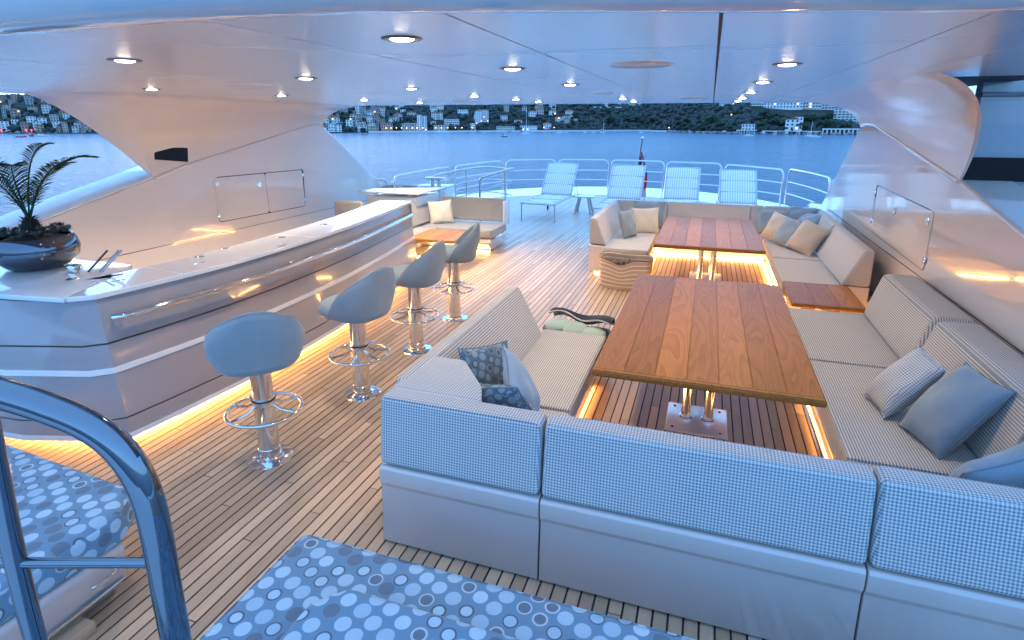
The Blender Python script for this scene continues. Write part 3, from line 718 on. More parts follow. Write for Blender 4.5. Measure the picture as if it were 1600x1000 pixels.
pad(s2, 1.45, 1.93, 7.44, 7.52, .10, .46, champagne, 'end_panel', .005)
ledbar(s2, (-.80, 10.5), (1.04, 10.5)); ledbar(s2, (-.80, 8.9), (-.80, 10.5)); ledbar(s2, (1.04, 7.55), (1.04, 10.5)); ledbar(s2, (1.1, 7.46), (1.9, 7.46))
ledbar(s2, (-1.6, 8.84), (-.86, 8.84))

s3 = thing('corner_sofa', 'plain grey sofa beyond the bar stools with one cream pillow', 'sofa', (-4.4, 10, 0))
wedge(s3, (-5.1, 10.62), (-3.72, 10.62), (0, -1), .47, .90, .26, .12, grey_fab, r=.02)
wedge(s3, (-5.35, 8.2), (-5.35, 10.6), (1, 0), .47, .90, .26, .12, grey_fab)
pad(s3, -5.1, -3.64, 9.5, 10.36, .29, .45, grey_fab, r=.04); pad(s3, -5.1, -4.72, 8.2, 9.49, .29, .45, grey_fab)
b = NB(); prism(b, [(-5.3 + 4.4, y - 10, z) for y, z in [(9.60, .21), (9.62, .17), (9.78, .03), (10.6, .03), (10.6, .21)]], (1.55, 0, 0), .012, 2); obj('seat_base', b, champagne, s3, ang=40)
pad(s3, -5.1, -3.66, 9.52, 9.56, .215, .28, champagne, 'drawer_strip', .004)
b = NB(); box(b, -3.70 + 4.4, -3.675 + 4.4, .30, .64, .40, .89, .008, 2); obj('end_panel', b, white_paint, s3)
ledbar(s3, (-5.0, 9.70), (-3.75, 9.70)); ledbar(s3, (-4.8, 8.3), (-4.8, 9.6))

# ================================================================== TABLES
def teak_table(name, label, x0, x1, y0, y1, z, n, th, posts, cat='dining table', border=True, r=.012):
    cx, cy = (x0 + x1) / 2, (y0 + y1) / 2; t = thing(name, label, cat, (cx, cy, 0)); hx, hy = (x1 - x0) / 2, (y1 - y0) / 2
    b = NB(); box(b, -hx, hx, -hy, hy, z - th, z - .006, r, 3); obj('table_frame', b, table_teak, t, ang=40)
    bx = .012; wd = (2 * hx - 2 * bx) / n
    for i in range(n):
        a = -hx + bx + wd * i; b = NB(); ex = 0
        pr = [(a + .0040, -hy + .037), (a + wd - .0040, -hy + .037), (a + wd - .0040, hy - .032), (a + .0040, hy - .032)]
        prism(b, [(px, py, z - .012) for px, py in pr], (0, 0, .012), .0015, 1); obj('plank', b, table_teak, t, ang=20)
    for ya, yb in ((-hy + .004, -hy + .0335), (hy - .0285, hy - .004)):
        b = NB(); box(b, -hx + .012, hx - .012, ya, yb, z - .012, z + .0, .003, 1); obj('end_board', b, table_teak, t)
    for (px, py) in posts:
        for dx in (-.085, .085):
            b = NB(); lathe(b, [(.052, .014), (.052, .03), (.042, .034), (.040, .09), (.0365, .1), (.0365, z - th), (0, z - th)], 28, (px + dx - cx, py - cy, 0)); obj('post', b, chrome, t, ang=30)
        b = NB(); box(b, px - .235 - cx, px + .235 - cx, py - .24 - cy, py + .24 - cy, .0015, .014, .0055, 2); bp = obj('base_plate', b, plate_m, t, ang=30)
        for sx_ in (-1, 1):
            for sy_ in (-1, 1):
                b = NB(); lathe(b, [(0, .004), (.010, .003), (.013, 0)], 12, (px + sx_ * .18 - cx, py + sy_ * .18 - cy, .0145)); obj('bolt', b, darksteel, bp)
    return t
teak_table('dining_table', 'bigger teak dining table of seven planks in the foreground sofa', -.63, .80, 3.52, 6.17, .74, 7, .05, [(.085, 4.42), (.085, 5.6)])
teak_table('dining_table', 'teak dining table of seven planks in the far sofa', -.62, .81, 7.86, 10.44, .74, 7, .05, [(.1, 9.14), (.1, 8.2)])
st_ = teak_table('side_table', 'low reddish teak side table between the two sofas on the right', .98, 1.70, 6.46, 7.40, .48, 3, .045, [], 'side table')
for px in (-.12, .12):
    b = NB(); box(b, px - .03, px + .03, -.25, .25, .0, .436); obj('leg', b, table_teak, st_, smooth=False)
s4 = teak_table('coffee_table', 'small teak coffee table in front of the grey sofa by the bar end', -4.66, -3.80, 8.2, 9.1, .5, 4, .045, [], 'coffee table')
b = NB(); lathe(b, [(.2, 0), (.2, .015), (.06, .02), (.05, .455), (0, .455)], 28); obj('pedestal', b, chrome, s4, ang=30)

# ================================================================== PILLOWS
def pillow(loc, size, rot, m, label, pm=None, th=.16, name='throw_pillow', seed=0, group=None):
    b = NB(); n = 18; sx_, sz_ = size; top = []; bot = []
    rg = random.Random(seed)
    ph = [rg.random() * 6 for _ in range(6)]
    for i in range(n + 1):
        r1, r2 = [], []
        for j in range(n + 1):
            u, v = -1 + 2 * i / n, -1 + 2 * j / n
            pin = 1 - .075 * (1 - abs(v) ** 2.5) * abs(u) ** 4; pin2 = 1 - .075 * (1 - abs(u) ** 2.5) * abs(v) ** 4
            x = u * pin * sx_ / 2; z = v * pin2 * sz_ / 2
            h = ((1 - u * u) ** .48) * ((1 - v * v) ** .48)
            cr = .012 * (math.sin(5 * u + ph[0]) * math.sin(4 * v + ph[1])) + .01 * math.sin(9 * (u * v) + ph[2]) * (abs(u) + abs(v)) * .5
            y = th / 2 * h + cr * h
            sag = .014 * math.sin(u * 2.2 + ph[3])
            r1.append(b.verts.new((x, -y + sag, z)))
            r2.append(r1[-1] if (i in (0, n) or j in (0, n)) else b.verts.new((x, y * .9 + sag, z)))
        top.append(r1); bot.append(r2)
    for i in range(n):
        for j in range(n):
            b.faces.new((top[i][j], top[i + 1][j], top[i + 1][j + 1], top[i][j + 1]))
            b.faces.new((bot[i][j + 1], bot[i + 1][j + 1], bot[i + 1][j], bot[i][j]))
    edge = [top[i][0].co.copy() for i in range(n)] + [top[n][j].co.copy() for j in range(n)] + [top[i][n].co.copy() for i in range(n, 0, -1)] + [top[0][j].co.copy() for j in range(n, 0, -1)]
    bmesh.ops.recalc_face_normals(b, faces=list(b.faces))
    t = obj(name, b, m, ang=80)
    for l in t.data.uv_layers[0].data: pass
    t.location = loc; t.rotation_euler = (R(rot[0]), R(rot[1]), R(rot[2])); tag(t, label, 'pillow', group)
    b = NB(); tube(b, edge, .0045, 6, closed=True); obj('piping', b, pm or m, t)
    return t
gp = 'loose pillows on the foreground sofa'; gq = 'loose pillows on the far sofa'
# rot = (lean back, roll, yaw) ; face normal is local -Y
pillow((-1.30, 3.30, .68), (.44, .44), (-22, 8, 62), dot_small, 'dark dotted pillow standing upright in the left sofa corner', piping_m, .15, seed=1, group=gp)
pillow((-1.08, 2.90, .70), (.48, .42), (-34, 10, 180 - 14), dot_small, 'dark dotted pillow lying back against the near sofa back', piping_m, .17, seed=2, group=gp)
pillow((-1.02, 3.16, .68), (.46, .46), (-26, -14, 118), ltblue_fab, 'pale blue pillow leaning on two dotted pillows', piping_m, .17, seed=3, group=gp)
pillow((1.37, 4.16, .66), (.34, .50), (-38, 0, -84), check, 'striped checked pillow leaning on the right sofa back', check, .20, seed=4, group=gp)
pillow((1.52, 3.78, .68), (.38, .56), (-36, 0, -76), blue_fab, 'slate blue pillow behind the checked one on the right', piping_m, .22, seed=5, group=gp)
pillow((1.42, 2.96, .72), (.66, .54), (-30, 12, -150), blue_fab, 'large slate blue pillow in the near right sofa corner', piping_m, .2, seed=6, group=gp)
pillow((1.66, 3.16, .76), (.46, .50), (-12, 4, -110), dot_small, 'dark pillow wedged behind the large blue one at the right picture edge', piping_m, .16, seed=7, group=gp)
pillow((-1.22, 9.75, .68), (.50, .48), (-18, 3, 74), blue_fab, 'grey blue pillow on the left arm of the far sofa', blue_fab, .16, seed=8, group=gq)
pillow((-.95, 10.55, .72), (.56, .50), (-18, 0, 4), blue_fab, 'grey blue pillow at the back of the far sofa behind a cream one', blue_fab, .15, seed=9, group=gq)
pillow((-.98, 10.25, .66), (.48, .48), (-20, -3, 6), cream_fab, 'square cream pillow with a buff edge in the far left corner', cream_fab, .15, seed=10, group=gq)
pillow((1.12, 10.55, .70), (.48, .46), (-20, 2, -8), ltblue_fab, 'pale blue pillow leftmost of the heap in the far right corner', ltblue_fab, .15, seed=11, group=gq)
pillow((1.20, 10.1, .68), (.46, .46), (-24, 12, -40), cream_fab, 'cream pillow second from the left in the far right heap', cream_fab, .15, seed=12, group=gq)
pillow((1.30, 9.75, .67), (.46, .46), (-28, 10, -55), ltblue_fab, 'pale blue pillow between the cream and the beige striped ones', ltblue_fab, .15, seed=13, group=gq)
pillow((1.50, 9.35, .68), (.56, .50), (-30, 8, -62), beige_stripe, 'large beige twill pillow in front of the far right heap', beige_stripe, .16, seed=14, group=gq)
pillow((1.55, 10.65, .84), (.50, .40), (-58, 0, -30), blue_fab, 'grey blue pillow lying flat on top at the back of the far right heap', blue_fab, .14, seed=15, group=gq)
pillow((1.68, 10.35, .80), (.46, .36), (-62, 0, -50), ltblue_fab, 'pale blue pillow lying flat beside the wall in the far right heap', ltblue_fab, .13, seed=16, group=gq)
pillow((-4.86, 9.95, .67), (.46, .46), (-18, -4, 30), cream_fab, 'cream dimpled pillow on the grey sofa', cream_fab, .15, seed=17)

# ================================================================== BAGS
def bag(loc, rz, w_, d_, h_, m, label, stripes=None, inner=None, dip=.10):
    t = thing('beach_bag', label, 'bag', loc, rz); n = 48
    def rim(a, k, z, zz=0):
        e = 3.2; x, y = math.cos(a), math.sin(a); q = (abs(x) ** e + abs(y) ** e) ** (-1 / e)
        return Vector((x * q * w_ / 2 * k, y * q * d_ / 2 * k, z))
    def H(a): 
        f = max(0, -math.sin(a)); return h_ * (1 - dip * 2.2 * f * math.exp(-((math.cos(a) + .1) / .38) ** 2)) + .012 * math.sin(3 * a)
    NR = 44; b = NB(); rows = []
    for k in range(NR + 1):
        f = k / NR; kk = .93 + .09 * f + .03 * math.sin(f * 3)
        rows.append([b.verts.new(rim(2 * math.pi * i / n, kk + .012 * math.sin(5 * 2 * math.pi * i / n + 7 * f), H(2 * math.pi * i / n) * f)) for i in range(n)])
    for p, q in zip(rows, rows[1:]):
        for i in range(n): b.faces.new((p[i], p[(i + 1) % n], q[(i + 1) % n], q[i]))
    b.faces.new(rows[0][::-1]); bmesh.ops.recalc_face_normals(b, faces=list(b.faces))
    o = obj('bag_body', b, m, t, ang=60)
    uvl = o.data.uv_layers[0].data
    for poly in o.data.polygons:
        for li in poly.loop_indices:
            vi = o.data.loops[li].vertex_index; uvl[li].uv = (vi % n / n, (vi // n) / NR)
    md = o.modifiers.new('s', 'SOLIDIFY'); md.thickness = .012
    b = NB(); tube(b, [rim(2 * math.pi * i / n, 1.03, H(2 * math.pi * i / n)) for i in range(n)], .008, 8, closed=True); obj('rim_binding', b, inner or m, t)
    rg = random.Random(5)
    for q in range(5):
        b = NB(); a = rg.random() * 6; c0 = Vector((rg.uniform(-.28, .28) * w_, rg.uniform(-.1, .2) * d_, h_ * rg.uniform(.62, .78)))
        pts = path([c0 + Vector((math.cos(a + k * 1.3) * .09, math.sin(a + k * 1.3) * .06, .03 * math.sin(k * 2))) for k in range(5)], 5); tube(b, pts, .03, 8); obj('folded_cloth', b, inner or m, t)
    return t
sb = mat('striped_bag_canvas', (0.5, 0.35, 0.22), 0.9); t = NT(sb); uv = t.n('ShaderNodeUVMap').outputs[0]; s = t.n('ShaderNodeSeparateXYZ'); t.l(uv, s.inputs[0])
fr = t.math('FRACT', t.math('MULTIPLY', s.outputs[1], 7.0)); band1 = t.math('GREATER_THAN', fr, 0.80)
tone = t.mix(t.math('GREATER_THAN', t.math('FRACT', t.math('MULTIPLY', s.outputs[1], 3.5)), .5), (.60, .43, .29), (.52, .41, .28))
t.l(t.mix(band1, tone, (.86, .82, .70)), t.b.inputs['Base Color'])
brown_cloth = plain('brown_lining', (.13, .09, .06))
bag((-1.02, 8.18, 0), R(-4), .74, .40, .46, sb, 'brown and cream striped beach bag with slouching rim at the far sofa corner', inner=brown_cloth)
tg = bag((-1.10, 5.22, 0), R(-12), .66, .34, .36, cream_fab, 'bag with a navy rim and pale mint rolls standing behind the near sofa arm', inner=navy_fab, dip=.05)
for k in range(3):
    b = NB(); bmesh.ops.create_uvsphere(b, u_segments=20, v_segments=12, radius=1, matrix=Matrix.Translation((-.19 + .19 * k, -.02, .385 - .012 * k)) @ Matrix.Rotation(.3 * (k - 1), 4, 'Z') @ Matrix.Diagonal((.125, .15, .062, 1))); obj('rolled_towel', b, mint_fab, tg)
b = NB(); rows = []
for i in range(17):
    f = i / 16; x = -.34 + .68 * f; w_ = .03 * math.sin(f * 9)
    rows.append([b.verts.new((x, .05 + .05 * math.sin(f * 5), .47 + w_)), b.verts.new((x, .13, .50 + w_ * .6)), b.verts.new((x, .19, .40 + w_))])
for p, q in zip(rows, rows[1:]):
    for k in range(2): b.faces.new((p[k], q[k], q[k + 1], p[k + 1]))
o = obj('navy_flap', b, navy_fab, tg, ang=60); md = o.modifiers.new('s', 'SOLIDIFY'); md.thickness = .012
b = NB(); tube(b, [r_[0].co.copy() if r_[0].is_valid else None for r_ in []] or [(-.34 + .68 * i / 16, .045 + .05 * math.sin(i / 16 * 5), .472 + .03 * math.sin(i / 16 * 9)) for i in range(17)], .008, 6); obj('rim_cord', b, cream_fab, tg)

# ================================================================== PLANTER WITH PALM
PX, PY, PZ = -5.15, 3.03, 1.2065
pt = thing('potted_palm', 'young sago palm with succulents in a mirror polished bowl on the bar', 'plant', (PX, PY, PZ))
b = NB(); lathe(b, [(0, 0), (.15, 0), (.22, .02), (.285, .09), (.30, .16), (.28, .235), (.262, .262), (.250, .255), (.262, .2), (.2, .18), (0, .18)], 48); obj('bowl', b, mat('dark_mirror_bowl', (.13, .14, .17), .05, 1.0), pt, ang=50)
soil = mat('dark_soil', (.03, .022, .016), .95); leafm = mat('palm_leaf', (.022, .050, .020), .6, ior=1.3); t = NT(leafm); t.l(t.mix(t.noise(t.n('ShaderNodeTexCoord').outputs['Object'], 14, 3), (.010, .026, .012), (.035, .070, .025)), t.b.inputs['Base Color'])
succ = mat('succulent_leaf', (.06, .09, .07), .5); t = NT(succ); oi = t.n('ShaderNodeObjectInfo'); t.l(t.mix(oi.outputs['Random'], (.05, .10, .075), (.085, .055, .07)), t.b.inputs['Base Color'])
b = NB(); lathe(b, [(.25, .22), (.18, .245), (0, .26)], 30); obj('soil', b, soil, pt)
b = NB(); rg = random.Random(2)
for k in range(90):
    a = k * 2.4; z = .25 + .16 * k / 90; r_ = .075 * (1 - .55 * k / 90); d = Vector((math.cos(a), math.sin(a), .5)).normalized()
    p = Vector((math.cos(a) * r_, math.sin(a) * r_, z)); s_ = d.cross(Vector((0, 0, 1))).normalized() * .016
    b.faces.new([b.verts.new(q) for q in (p - s_, p + s_, p + d * .045)])
lathe(b, [(.07, .24), (.075, .3), (.05, .38), (.0, .42)], 14); obj('trunk', b, soil, pt)
for k in range(34):
    a = k * 2.399; r_ = .10 + .155 * math.sqrt((k + .5) / 34); c = Vector((math.cos(a) * r_, math.sin(a) * r_, .265 + rg.random() * .03)); b = NB(); sz = rg.uniform(.03, .06)
    for j in range(14):
        aj = j * 2.4; el = .25 + .9 * j / 14; d = Vector((math.cos(aj) * math.cos(el), math.sin(aj) * math.cos(el), math.sin(el))); s_ = Vector((-math.sin(aj), math.cos(aj), 0)) * sz * .28
        b.faces.new([b.verts.new(q) for q in (c, c + d * sz * .6 - s_, c + d * sz * 1.1, c + d * sz * .6 + s_)])
    obj('succulent', b, succ, pt, smooth=False)
def frond(tip, mid, nl=34, ll=.13, wdt=.0105, seed=0):
    rg = random.Random(seed); b = NB(); base = Vector((0, 0, .38)); P_ = []
    for i in range(nl + 1):
        u = i / nl; P_.append(base * (1 - u) ** 2 + Vector(mid) * 2 * u * (1 - u) + Vector(tip) * u * u)
    tube(b, P_, [.007 * (1 - .8 * i / nl) + .001 for i in range(nl + 1)], 6)
    up0 = Vector((0, 0, 1))
    for i in range(5, nl):
        u = i / nl; tg = (P_[i + 1] - P_[i - 1]).normalized(); sd_ = tg.cross(up0)
        if sd_.length < .2: sd_ = tg.cross(Vector((_fw.x, _fw.y, 0)))
        sd_.normalize(); nn = sd_.cross(tg).normalized()
        L_ = ll * (math.sin(math.pi * (.12 + .86 * u)) ** .6) * rg.uniform(.9, 1.1)
        for q in (-1, 1):
            d = (sd_ * q * .82 + tg * .62 + nn * .22 + Vector((rg.uniform(-.06, .06), rg.uniform(-.06, .06), rg.uniform(-.06, .06)))).normalized()
            wv = tg * wdt * .5; dr = Vector((0, 0, -.022 * L_ / .13))
            p0 = P_[i]; p1 = p0 + d * L_ * .5; p2 = p0 + d * L_ + dr
            v = [b.verts.new(x) for x in (p0 - wv * .6, p0 + wv * .6, p1 + wv, p2, p1 - wv)]
            b.faces.new(v)
    return obj('frond', b, leafm, pt, smooth=False)
rx, ry = _rt.x, _rt.y
def dirp(r_, dpt, z): return (r_ * rx + dpt * -ry, r_ * ry + dpt * rx, z)      # right, away, up
FR = [((-.52, -.05, 1.30), (-.13, 0, .88)), ((.24, .05, .98), (.0, .1, 1.0)), ((.68, -.05, .88), (.24, -.05, .95)), ((-.58, .05, .70), (-.20, 0, .88)),
      ((.16, -.22, .84), (.0, -.1, .86)), ((.02, .55, .8), (.02, .22, .85))]
for k, (tp, md_) in enumerate(FR): frond(dirp(*tp), dirp(*md_), seed=k, nl=42, ll=.15)
# small steel tongs and a folding support beside the bowl
c = thing('steel_tap', 'polished block and two slanting steel rods standing beside the palm bowl', 'tap', (at(118, 425, 1.2065).x, at(118, 425, 1.2065).y, 1.2065))
b = NB(); box(b, -.04, .04, -.04, .04, 0, .06, .008, 2); obj('block', b, chrome, c)
for k, dx in enumerate((.10, .19, .215)):
    b = NB(); tube(b, [dirp(dx, 0, .0), dirp(dx + .10, .12, .15)], .008, 8); obj('rod', b, chrome if k else darksteel, c)

# ================================================================== FOREGROUND SUN PADS
sp = thing('sun_pad', 'dotted blue sun pad with a raised inner mattress in the bottom foreground', 'sun lounger', (-.6, .9, 0))
pad(sp, -1.70, 1.2, -.4, 1.87, .28, .455, dot_fab, 'mattress', .05)
def soft_pad(par, pts, z0, z1, m, name, r):
    return poly_pad(par, pts, z0, z1, m, name, r)
soft_pad(sp, [(-1.36, -.35), (1.2, -.35), (1.2, 1.60), (-1.25, 1.60), (-1.36, 1.48)], .44, .525, dot_fab, 'inner_mattress', .045)
pad(sp, -1.64, 1.2, -.35, 1.8, .0, .275, base_paint, 'pad_base', .02)
sl = thing('sun_pad', 'dotted blue sun pad on a glossy locker at the lower left behind the steel rail', 'sun lounger', (-3.4, 1.0, 0))
soft_pad(sl, [(-4.6, 0.2), (-2.62, 0.2), (-2.58, 1.62), (-2.70, 1.80), (-4.6, 1.93)], .33, .515, dot_fab, 'mattress', .05)
soft_pad(sl, [(-4.6, 0.3), (-3.2, 0.3), (-3.12, 1.1), (-3.25, 1.35), (-4.6, 1.45)], .50, .56, dot_fab, 'inner_mattress', .04)
b = NB(); prism(b, [(-2.60 + 3.4, .2 - 1, z) if False else (x + 3.4, -.8, z) for x, z in [(-4.5, .33), (-2.615, .33), (-2.60, .30), (-2.63, .12), (-2.72, 0), (-4.5, 0)]], (0, 2.42 - .99, 0), .012, 2)
obj('locker', b, base_paint, sl, ang=40)
b = NB(); prism(b, [(x + 3.4, y - 1, 0) for x, y in [(-2.70, 1.60), (-2.82, 1.76), (-4.5, 1.88), (-4.5, 1.5)]], (0, 0, .325), .012, 2); obj('locker_end', b, base_paint, sl, ang=40)
b = NB(); tube(b, path([(.80, .45, .225), (.815, .45, .225), (.815, .56, .225), (.80, .56, .225)], 3), .006, 8); obj('handle', b, chrome, sl)
b = NB(); box(b, .765, .80, -.8, .60, .13, .145, .003, 1); obj('trim_strip', b, brushed, sl)
b = NB(); box(b, -2.86, -2.58, .9, 1.42, .0, .06, .01, 2)
o = obj('stair_step', b, deck_teak); tag(o, 'grey weathered teak step at the foot of the stairs, bottom left corner', 'step')

# ================================================================== STAIR HAND RAIL
n0 = Vector((-_rt.y, _rt.x, 0))
def hrp(u, v, d=0.93):
    dd = _fw * F + _rt * (u - CX) - _up * (v - CY); return CAM + dd * (d / dd.dot(n0))
t = thing('stair_rail', 'thick polished steel stair rail curving down in the near left corner', 'railing')
top = [hrp(-260, 560), hrp(-90, 590), hrp(0, 614), hrp(70, 636), hrp(140, 666), hrp(190, 706), hrp(226, 765), hrp(246, 840), hrp(260, 920), hrp(277, 1010), hrp(300, 1150)]
b = NB(); tube(b, path(top, 8), .0275, 24); obj('top_tube', b, rail_steel, t)
b = NB(); tube(b, path([hrp(-260, 876), hrp(0, 879), hrp(246, 879)], 4), .0105, 16); obj('lower_tube', b, rail_steel, t)
b = NB(); tube(b, path([hrp(-34, 596), hrp(-14, 690), hrp(14, 830), hrp(40, 940), hrp(66, 1040), hrp(90, 1150)], 6), .019, 20); obj('post', b, rail_steel, t)

# ================================================================== STERN RAILS
SEC = [((540, 283), (606, 280)), ((616, 276), (702, 261)), ((711, 260), (785, 251.5)), ((791, 250.5), (868, 249.5)), ((873, 249.5), (951, 250)), ((956, 250), (1038, 252.5)),
       ((1042, 253), (1128, 256)), ((1134, 257), (1225, 265.5)), ((1233, 264), (1298, 279)), ((1300, 281), (1345, 300))]
LAB = ['stern rail section half hidden by the left side wall', 'stern rail section rising over the bar end at the left', 'stern rail section behind the stair well rail',
       'stern rail section just left of the first lounger', 'stern rail section right of the first lounger back', 'stern rail section crossed by the red flag',
       'stern rail section behind the third lounger', 'stern rail section behind the rightmost lounger', 'sloping stern rail section right of the loungers', 'last bit of stern rail ending at the right side wall']
for ((a, c), lab) in zip(SEC, LAB):
    p, q = at(*a, 1.05), at(*c, 1.05); t = thing('rail_section', lab, 'railing', (p.x, p.y, 0), group='bowed steel rail sections round the stern')
    d = q - p; d.z = 0; L = d.length; e = d.normalized(); nn = Vector((e.y, -e.x, 0)); bow = L * .03 * (1 if nn.dot(Vector((-2.65, 14, 0)) - p) < 0 else -1)
    def pt_(f, z): return e * (L * f) + nn * (bow * 4 * f * (1 - f)) + Vector((0, 0, z))
    r_ = .16 / L; pts = [pt_(0, 0), pt_(0, .5), pt_(0, .88)] + [pt_(r_ * (1 - math.cos(k * math.pi / 8)), .88 + .17 * math.sin(k * math.pi / 8)) for k in range(1, 5)]
    pts += [pt_(r_ + (1 - 2 * r_) * k / 8, 1.05) for k in range(1, 8)] + [pt_(1 - r_ * (1 - math.sin(k * math.pi / 8)), .88 + .17 * math.cos(k * math.pi / 8)) for k in range(0, 5)] + [pt_(1, .5), pt_(1, 0)]
    b = NB(); tube(b, pts, .028, 10); obj('hoop', b, brushed, t)
    for z in (.68, .34):
        b = NB(); tube(b, [pt_(k / 8, z) for k in range(9)], .017, 8); obj('mid_rail', b, brushed, t)
# stair-well rail on the left behind the grey sofa
t = thing('stairwell_rail', 'stepped steel rail around the stair opening behind the grey sofa', 'railing', (-6, 13.4, 0))
def wz(u, v, Y):
    dd = _fw * F + _rt * (u - CX) - _up * (v - CY); return CAM + dd * (Y / dd.y) - Vector((-6, 13.4, 0))
for k, pts in enumerate([[(674, 276, 13), (700, 270, 13.2), (730, 264, 13.4), (765, 261, 13.6), (800, 265, 13.8)], [(690, 296, 13), (728, 285, 13.3), (765, 280, 13.6), (800, 284, 13.8)], [(715, 308, 13), (745, 301, 13.3), (770, 300, 13.6), (800, 305, 13.8)],
                         [(750, 312, 12.6), (750, 286, 12.6), (755, 277, 12.6), (790, 266, 12.8), (803, 263, 12.9)], [(753, 298, 12.6), (790, 286, 12.8)]]):
    b = NB(); tube(b, path([wz(*p) for p in pts], 4), .026 if k in (0, 3) else .016, 8); obj('rail_tube', b, brushed, t)
for (u, v0, v1, Y) in ((728, 264, 345, 13.35), (789, 264, 345, 12.8), (750, 290, 345, 12.6)):
    b = NB(); a = wz(u, v0, Y); tube(b, [a, Vector((a.x, a.y, 0))], .02, 8); obj('post', b, brushed, t)
p = at(682, 318, .4)
t = thing('mooring_bollard', 'polished double post fairlead with a flat cap beyond the bar end', 'bollard', (p.x, p.y, 0))
for dx in (-.09, .09):
    b = NB(); lathe(b, [(.05, .0), (.05, .95), (.06, 1.0), (0, 1.0)], 16, (dx, 0, 0)); obj('post', b, chrome, t)
b = NB(); box(b, -.26, .26, -.07, .07, 1.0, 1.06, .025); obj('cap', b, chrome, t)
t = thing('life_raft_box', 'white ribbed canister box by the stair well rail', 'box', (-6.75, 13.6, 0))
b = NB(); box(b, -.42, .42, -.3, .3, .0, .78, .06); obj('case', b, white_paint, t)
for k in range(5):
    b = NB(); box(b, -.34 + k * .17, -.30 + k * .17, -.315, -.29, .08, .70, .008, 1); obj('rib', b, white_paint, t)
b = NB(); box(b, -1.35, 1.35, -.35, .35, 0, .62, .12, 4); o = obj('white_locker', b, white_paint); o.location = (-8.0, 13.2, 0); o.rotation_euler = (0, 0, R(25)); tag(o, 'low rounded white deck locker at the end of the left side wall', 'locker')
b = NB(); box(b, -.42, .42, -.7, .9, 0, .70, .14, 4); o = obj('white_locker', b, white_paint); o.location = (2.5, 12.9, 0); tag(o, 'rounded white deck locker at the foot of the right side wall', 'locker')

# ================================================================== LOUNGERS
frame_m = mat('grey_alu_frame', (0.50, 0.53, 0.56), 0.35, 0.6)
def make_lounger():
    t = thing('sun_lounger', '', 'sun lounger', group='striped loungers in a row by the stern rail'); W = .36
    def sling(p0, p1, name):
        b = NB(); n = 14; rows = []
        d = Vector((0, p1[0] - p0[0], p1[1] - p0[1])); nrm = Vector((0, -d.z, d.y)).normalized()
        for i in range(n + 1):
            f = i / n; c = Vector((0, p0[0], p0[1])) + d * f; pf = .016 * abs(math.sin(f * math.pi * (3 if name == 'backrest_sling' else 4))) ** .5
            rows.append([b.verts.new(c + Vector((x, 0, 0)) + nrm * (pf + (-.008 if abs(x) > W * .9 else 0))) for x in (-W, -W * .93, -W * .5, 0, W * .5, W * .93, W)])
        for p, q in zip(rows, rows[1:]):
            for k in range(6): b.faces.new((p[k], p[k + 1], q[k + 1], q[k]))
        o = obj(name, b, lounger_fab, t, ang=80)
        uvl = o.data.uv_layers[0].data
        for poly in o.data.polygons:
            for li in poly.loop_indices: 
                co_ = o.data.vertices[o.data.loops[li].vertex_index].co; uvl[li].uv = (co_.x, co_.y)
        md = o.modifiers.new('s', 'SOLIDIFY'); md.thickness = .022; md.offset = -1
        for q in range(1, 3 if name == 'backrest_sling' else 4):
            f = q / (3 if name == 'backrest_sling' else 4); c = Vector((0, p0[0], p0[1])) + d * f + nrm * .004
            b = NB(); tube(b, [c + Vector((-W, 0, 0)), c + Vector((W, 0, 0))], .006, 6); obj('seam_roll', b, ltblue_fab, o)
    sling((0.0, .40), (1.25, .44), 'seat_sling'); sling((1.27, .45), (1.80, 1.16), 'backrest_sling')
    for sx_ in (-1, 1):
        b = NB(); tube(b, path([(sx_ * .385, -.01, .39), (sx_ * .385, .6, .41), (sx_ * .385, 1.26, .43), (sx_ * .385, 1.9, .40)], 3), .016, 8); obj('side_rail', b, frame_m, t)
        b = NB(); tube(b, [(sx_ * .375, 1.26, .44), (sx_ * .375, 1.80, 1.155)], .013, 8); obj('back_rail', b, frame_m, t)
        for y in (.03, 1.82):
            b = NB(); tube(b, [(sx_ * .385, y, .40), (sx_ * .385, y, 0)], .014, 8); obj('leg', b, frame_m, t)
        b = NB(); bmw = Matrix.Translation((sx_ * .39, 1.82, .05)) @ Matrix.Rotation(R(90), 4, 'Y'); lathe(b, [(0, -.012), (.05, -.012), (.05, .012), (0, .012)], 16); bmesh.ops.transform(b, matrix=bmw, verts=list(b.verts)); obj('wheel', b, black, t)
        b = NB(); tube(b, [(sx_ * .36, 1.62, .92), (sx_ * .36, 1.85, .42)], .009, 6); obj('strut', b, frame_m, t)
    b = NB(); tube(b, [(-.385, 0, .385), (.385, 0, .385)], .014, 8); obj('cross_bar', b, frame_m, t)
    b = NB(); tube(b, [(-.375, 1.80, 1.155), (.375, 1.80, 1.155)], .013, 8); obj('head_bar', b, frame_m, t)
    return t
lg = make_lounger()
for i, (x, y, a, k, lab) in enumerate([(-3.86, 13.25, -4, 1.12, 'leftmost striped lounger, standing clear on the open deck'), (-2.02, 13.0, -3, 1.12, 'second striped lounger from the left, just left of the red flag'),
                                    (-.56, 13.6, 1, 1.12, 'third striped lounger, its back showing over the far sofa back'), (.86, 13.2, 4, 1.12, 'rightmost striped lounger, showing over the far sofa back')]):
    o = lg if i == 0 else copy_tree(lg); o.location = (x, y, 0); o.rotation_euler = (0, 0, R(a)); o['label'] = lab; o.scale = (k, k, k if i < 2 else 1.06)
p = at(912, 333, 0)
t = thing('deck_stool', 'small grey splay legged drinks table between the two left loungers', 'side table', (p.x, p.y, 0))
b = NB(); box(b, -.30, .30, -.22, .22, .44, .475, .012); obj('table_top', b, white_paint, t)
